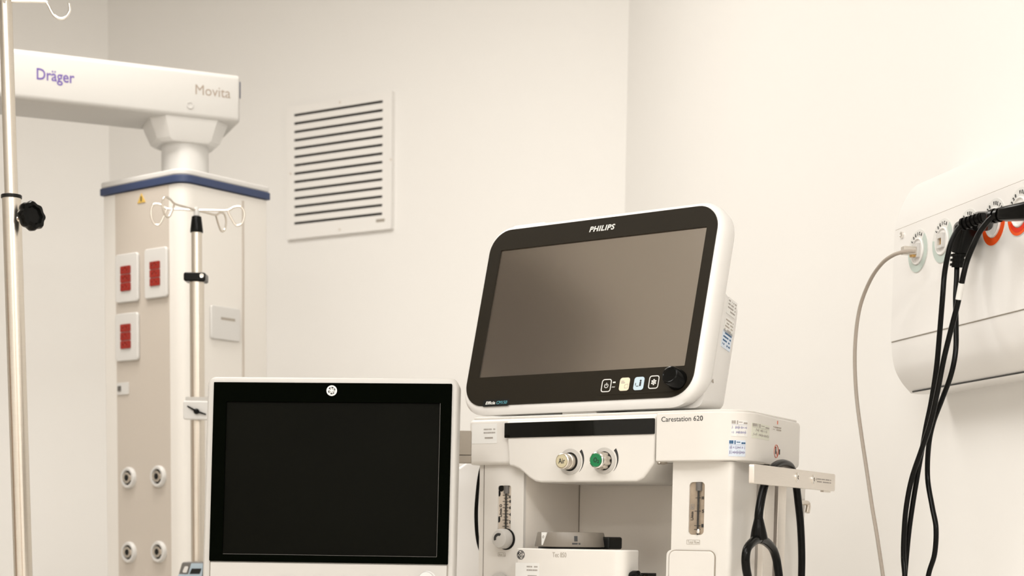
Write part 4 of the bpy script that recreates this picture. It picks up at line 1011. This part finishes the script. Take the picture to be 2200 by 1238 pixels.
# ================================================================== CABLES
def ucur(pts, o):
    out = []
    for i, (x, y) in enumerate(pts):
        oo = o[i] if isinstance(o, (list, tuple)) else o
        lx, lz = U.px(x, y, oo); out.append(U.wld((lx, oo, lz)))
    return out
t = thing('network_cable', Frame(ucur([(1940, 540)], -.03)[0], 0), 'thin grey network cord plugged into the leftmost wall socket', 'cable')
pts = [(1966, 540), (1952, 540), (1938, 542), (1918, 549), (1895, 566), (1872, 598), (1852, 645), (1842, 690), (1837, 745), (1837, 800), (1841, 860), (1850, 930), (1862, 1010), (1873, 1085), (1884, 1150), (1897, 1238), (1905, 1300)]
MB().tube(catmull(ucur(pts, [-.034, -.042, -.05]+[-.055]*14)), .0029, 12).build('cord', 'netcord', t)
sk = U.sub((k1[0], O2, k1[1]))
MB(sk).box(-.006, -.026, -.006, .006, -.0055, .006).build('plug', 'clearp', t, bevel=.0015, label='clear plastic network plug')
MB(sk).box(-.004, -.012, -.009, .004, -.003, -.004).build('plug_contacts', 'brass', t)
e0, e1 = ucur([(1967, 540), (1940, 541.5)], [-.032, -.049])
MB().cyl(e0, e1, .0042, .0034).build('strain_relief', 'clearp', t)

def cable(name_lab, pts, o, extra=None, r=.0037):
    w0 = ucur(pts[:1], o[0] if isinstance(o, list) else o)[0]
    t_ = thing('power_cable', Frame(w0, 0), name_lab, 'cable', None)
    MB().tube(catmull(ucur(pts, o)), r, 14).build('cord', 'rubber', t_)
    return t_
def obox(mb, p, q, w1, h1, w2, h2, r=.3):
    """tapered rounded block between two world points"""
    p, q = Vector(p), Vector(q); d = (q-p).normalized(); u = Vector((0, 0, 1)); u = (u-d*u.dot(d)).normalized() if abs(d.z) < .95 else Vector((1, 0, 0)); u = (u-d*u.dot(d)).normalized(); v = d.cross(u)
    def ring_(c, ww, hh): return [c+v*a+u*b for a, b in rrect(-ww/2, -hh/2, ww/2, hh/2, min(ww, hh)*r, 4)]
    mb.loft([ring_(p, w1*.85, h1*.85), ring_(p.lerp(q, .06), w1, h1), ring_(p.lerp(q, .94), w2, h2), ring_(q, w2*.85, h2*.85)]); return mb
def ribs(p, q, r, n, fill=.5):
    mb = MB(); p, q = Vector(p), Vector(q); mb.cyl(p, q, r*.72)
    for i in range(n):
        a = p.lerp(q, (i+.15)/n); b = p.lerp(q, (i+.15+fill)/n); mb.cyl(a, b, r*(1-.03*i), n=18)
    return mb
# A: ribbed plug in the first power socket (cord hangs left)
ptsA = [(2068, 482), (2056, 496), (2044, 520), (2036, 550), (2029, 590), (2025, 640), (2019, 713), (2012, 790), (2001, 862), (1990, 915), (1982, 960), (1970, 1028), (1960, 1090), (1952, 1150), (1944, 1238), (1938, 1310)]
tA = cable('black power cable on the left with ribbed grip, hanging from a wall socket', ptsA, [-.055, -.060, -.066, -.070, -.072]+[-.075]*11)
w_ = ucur([(2066, 483), (2109, 468), (2145, 468)], [-.055, -.04, -.022])
ribs(w_[0], w_[1], .0085, 5).build('strain_relief', 'rubber', tA)
s4 = U.wld((k4[0], O2-.004, k4[1]+.002))
m_ = MB(); obox(m_, w_[1], s4+Vector((-.012, 0, -.001)), .014, .015, .028, .026); m_.build('plug', 'rubber', tA)
# C: angled plug hanging down in the third socket
s3 = U.wld((k3[0], O2-.004, k3[1]))
ctop = ucur([(2076, 512)], -.030)[0]; cmid = ucur([(2060, 545)], -.034)[0]; cbot = ucur([(2057, 575)], -.034)[0]
ptsC = [(2056, 570), (2055, 600), (2053, 640), (2054, 700), (2053, 755), (2043, 806), (2024, 858), (2005, 909), (1995, 960), (1993, 1028), (2003, 1090), (2011, 1135), (2008, 1190), (1995, 1235), (1985, 1300)]
tC = cable('black power cable with right-angle plug, its lower end bowing to the right', ptsC, [-.034, -.036, -.04, -.046, -.05]+[-.055]*10)
m_ = MB(); obox(m_, s3, ctop, .034, .032, .030, .028); obox(m_, ctop+Vector((0, 0, .016)), cmid, .028, .026, .020, .020)
m_.build('plug', 'rubber', tC)
ribs(cmid, cbot, .0115, 3, .55).build('strain_relief', 'rubber', tC)
# B: plug with flat body in the rightmost socket and white tape
ptsB = [(2133, 465), (2121, 477), (2104, 500), (2090, 530), (2078, 560), (2069, 595), (2062, 630), (2057, 655), (2042, 713), (2027, 775), (2014, 842), (1999, 909), (1980, 966), (1959, 1028), (1947, 1090), (1942, 1150), (1941, 1200), (1944, 1240), (1946, 1310)]
tB = cable('black power cable with white tape band, plugged into the rightmost visible socket', ptsB, [-.062, -.066, -.072, -.078, -.082]+[-.086]*14)
w_ = ucur([(2131, 465), (2152, 461)], [-.058, -.054])
ribs(w_[0], w_[1], .0095, 2, .6).build('strain_relief', 'rubber', tB)
e_ = ucur([(2222, 452)], -.034)[0]
m_ = MB(); obox(m_, w_[1], e_, .020, .017, .026, .023, .25); m_.build('plug', 'rubber', tB)
tp = ucur([(2064, 610), (2059, 642)], [-.0855, -.086])
# tape follows the cord
cc = catmull(ucur(ptsB, [-.062, -.066, -.072, -.078, -.082]+[-.086]*14)); seg_ = [p for p in cc if 608 < proj(p)[1] < 645]
MB().tube(seg_, .0042, 16).build('tape_band', 'paper', tB, label='white tape band')
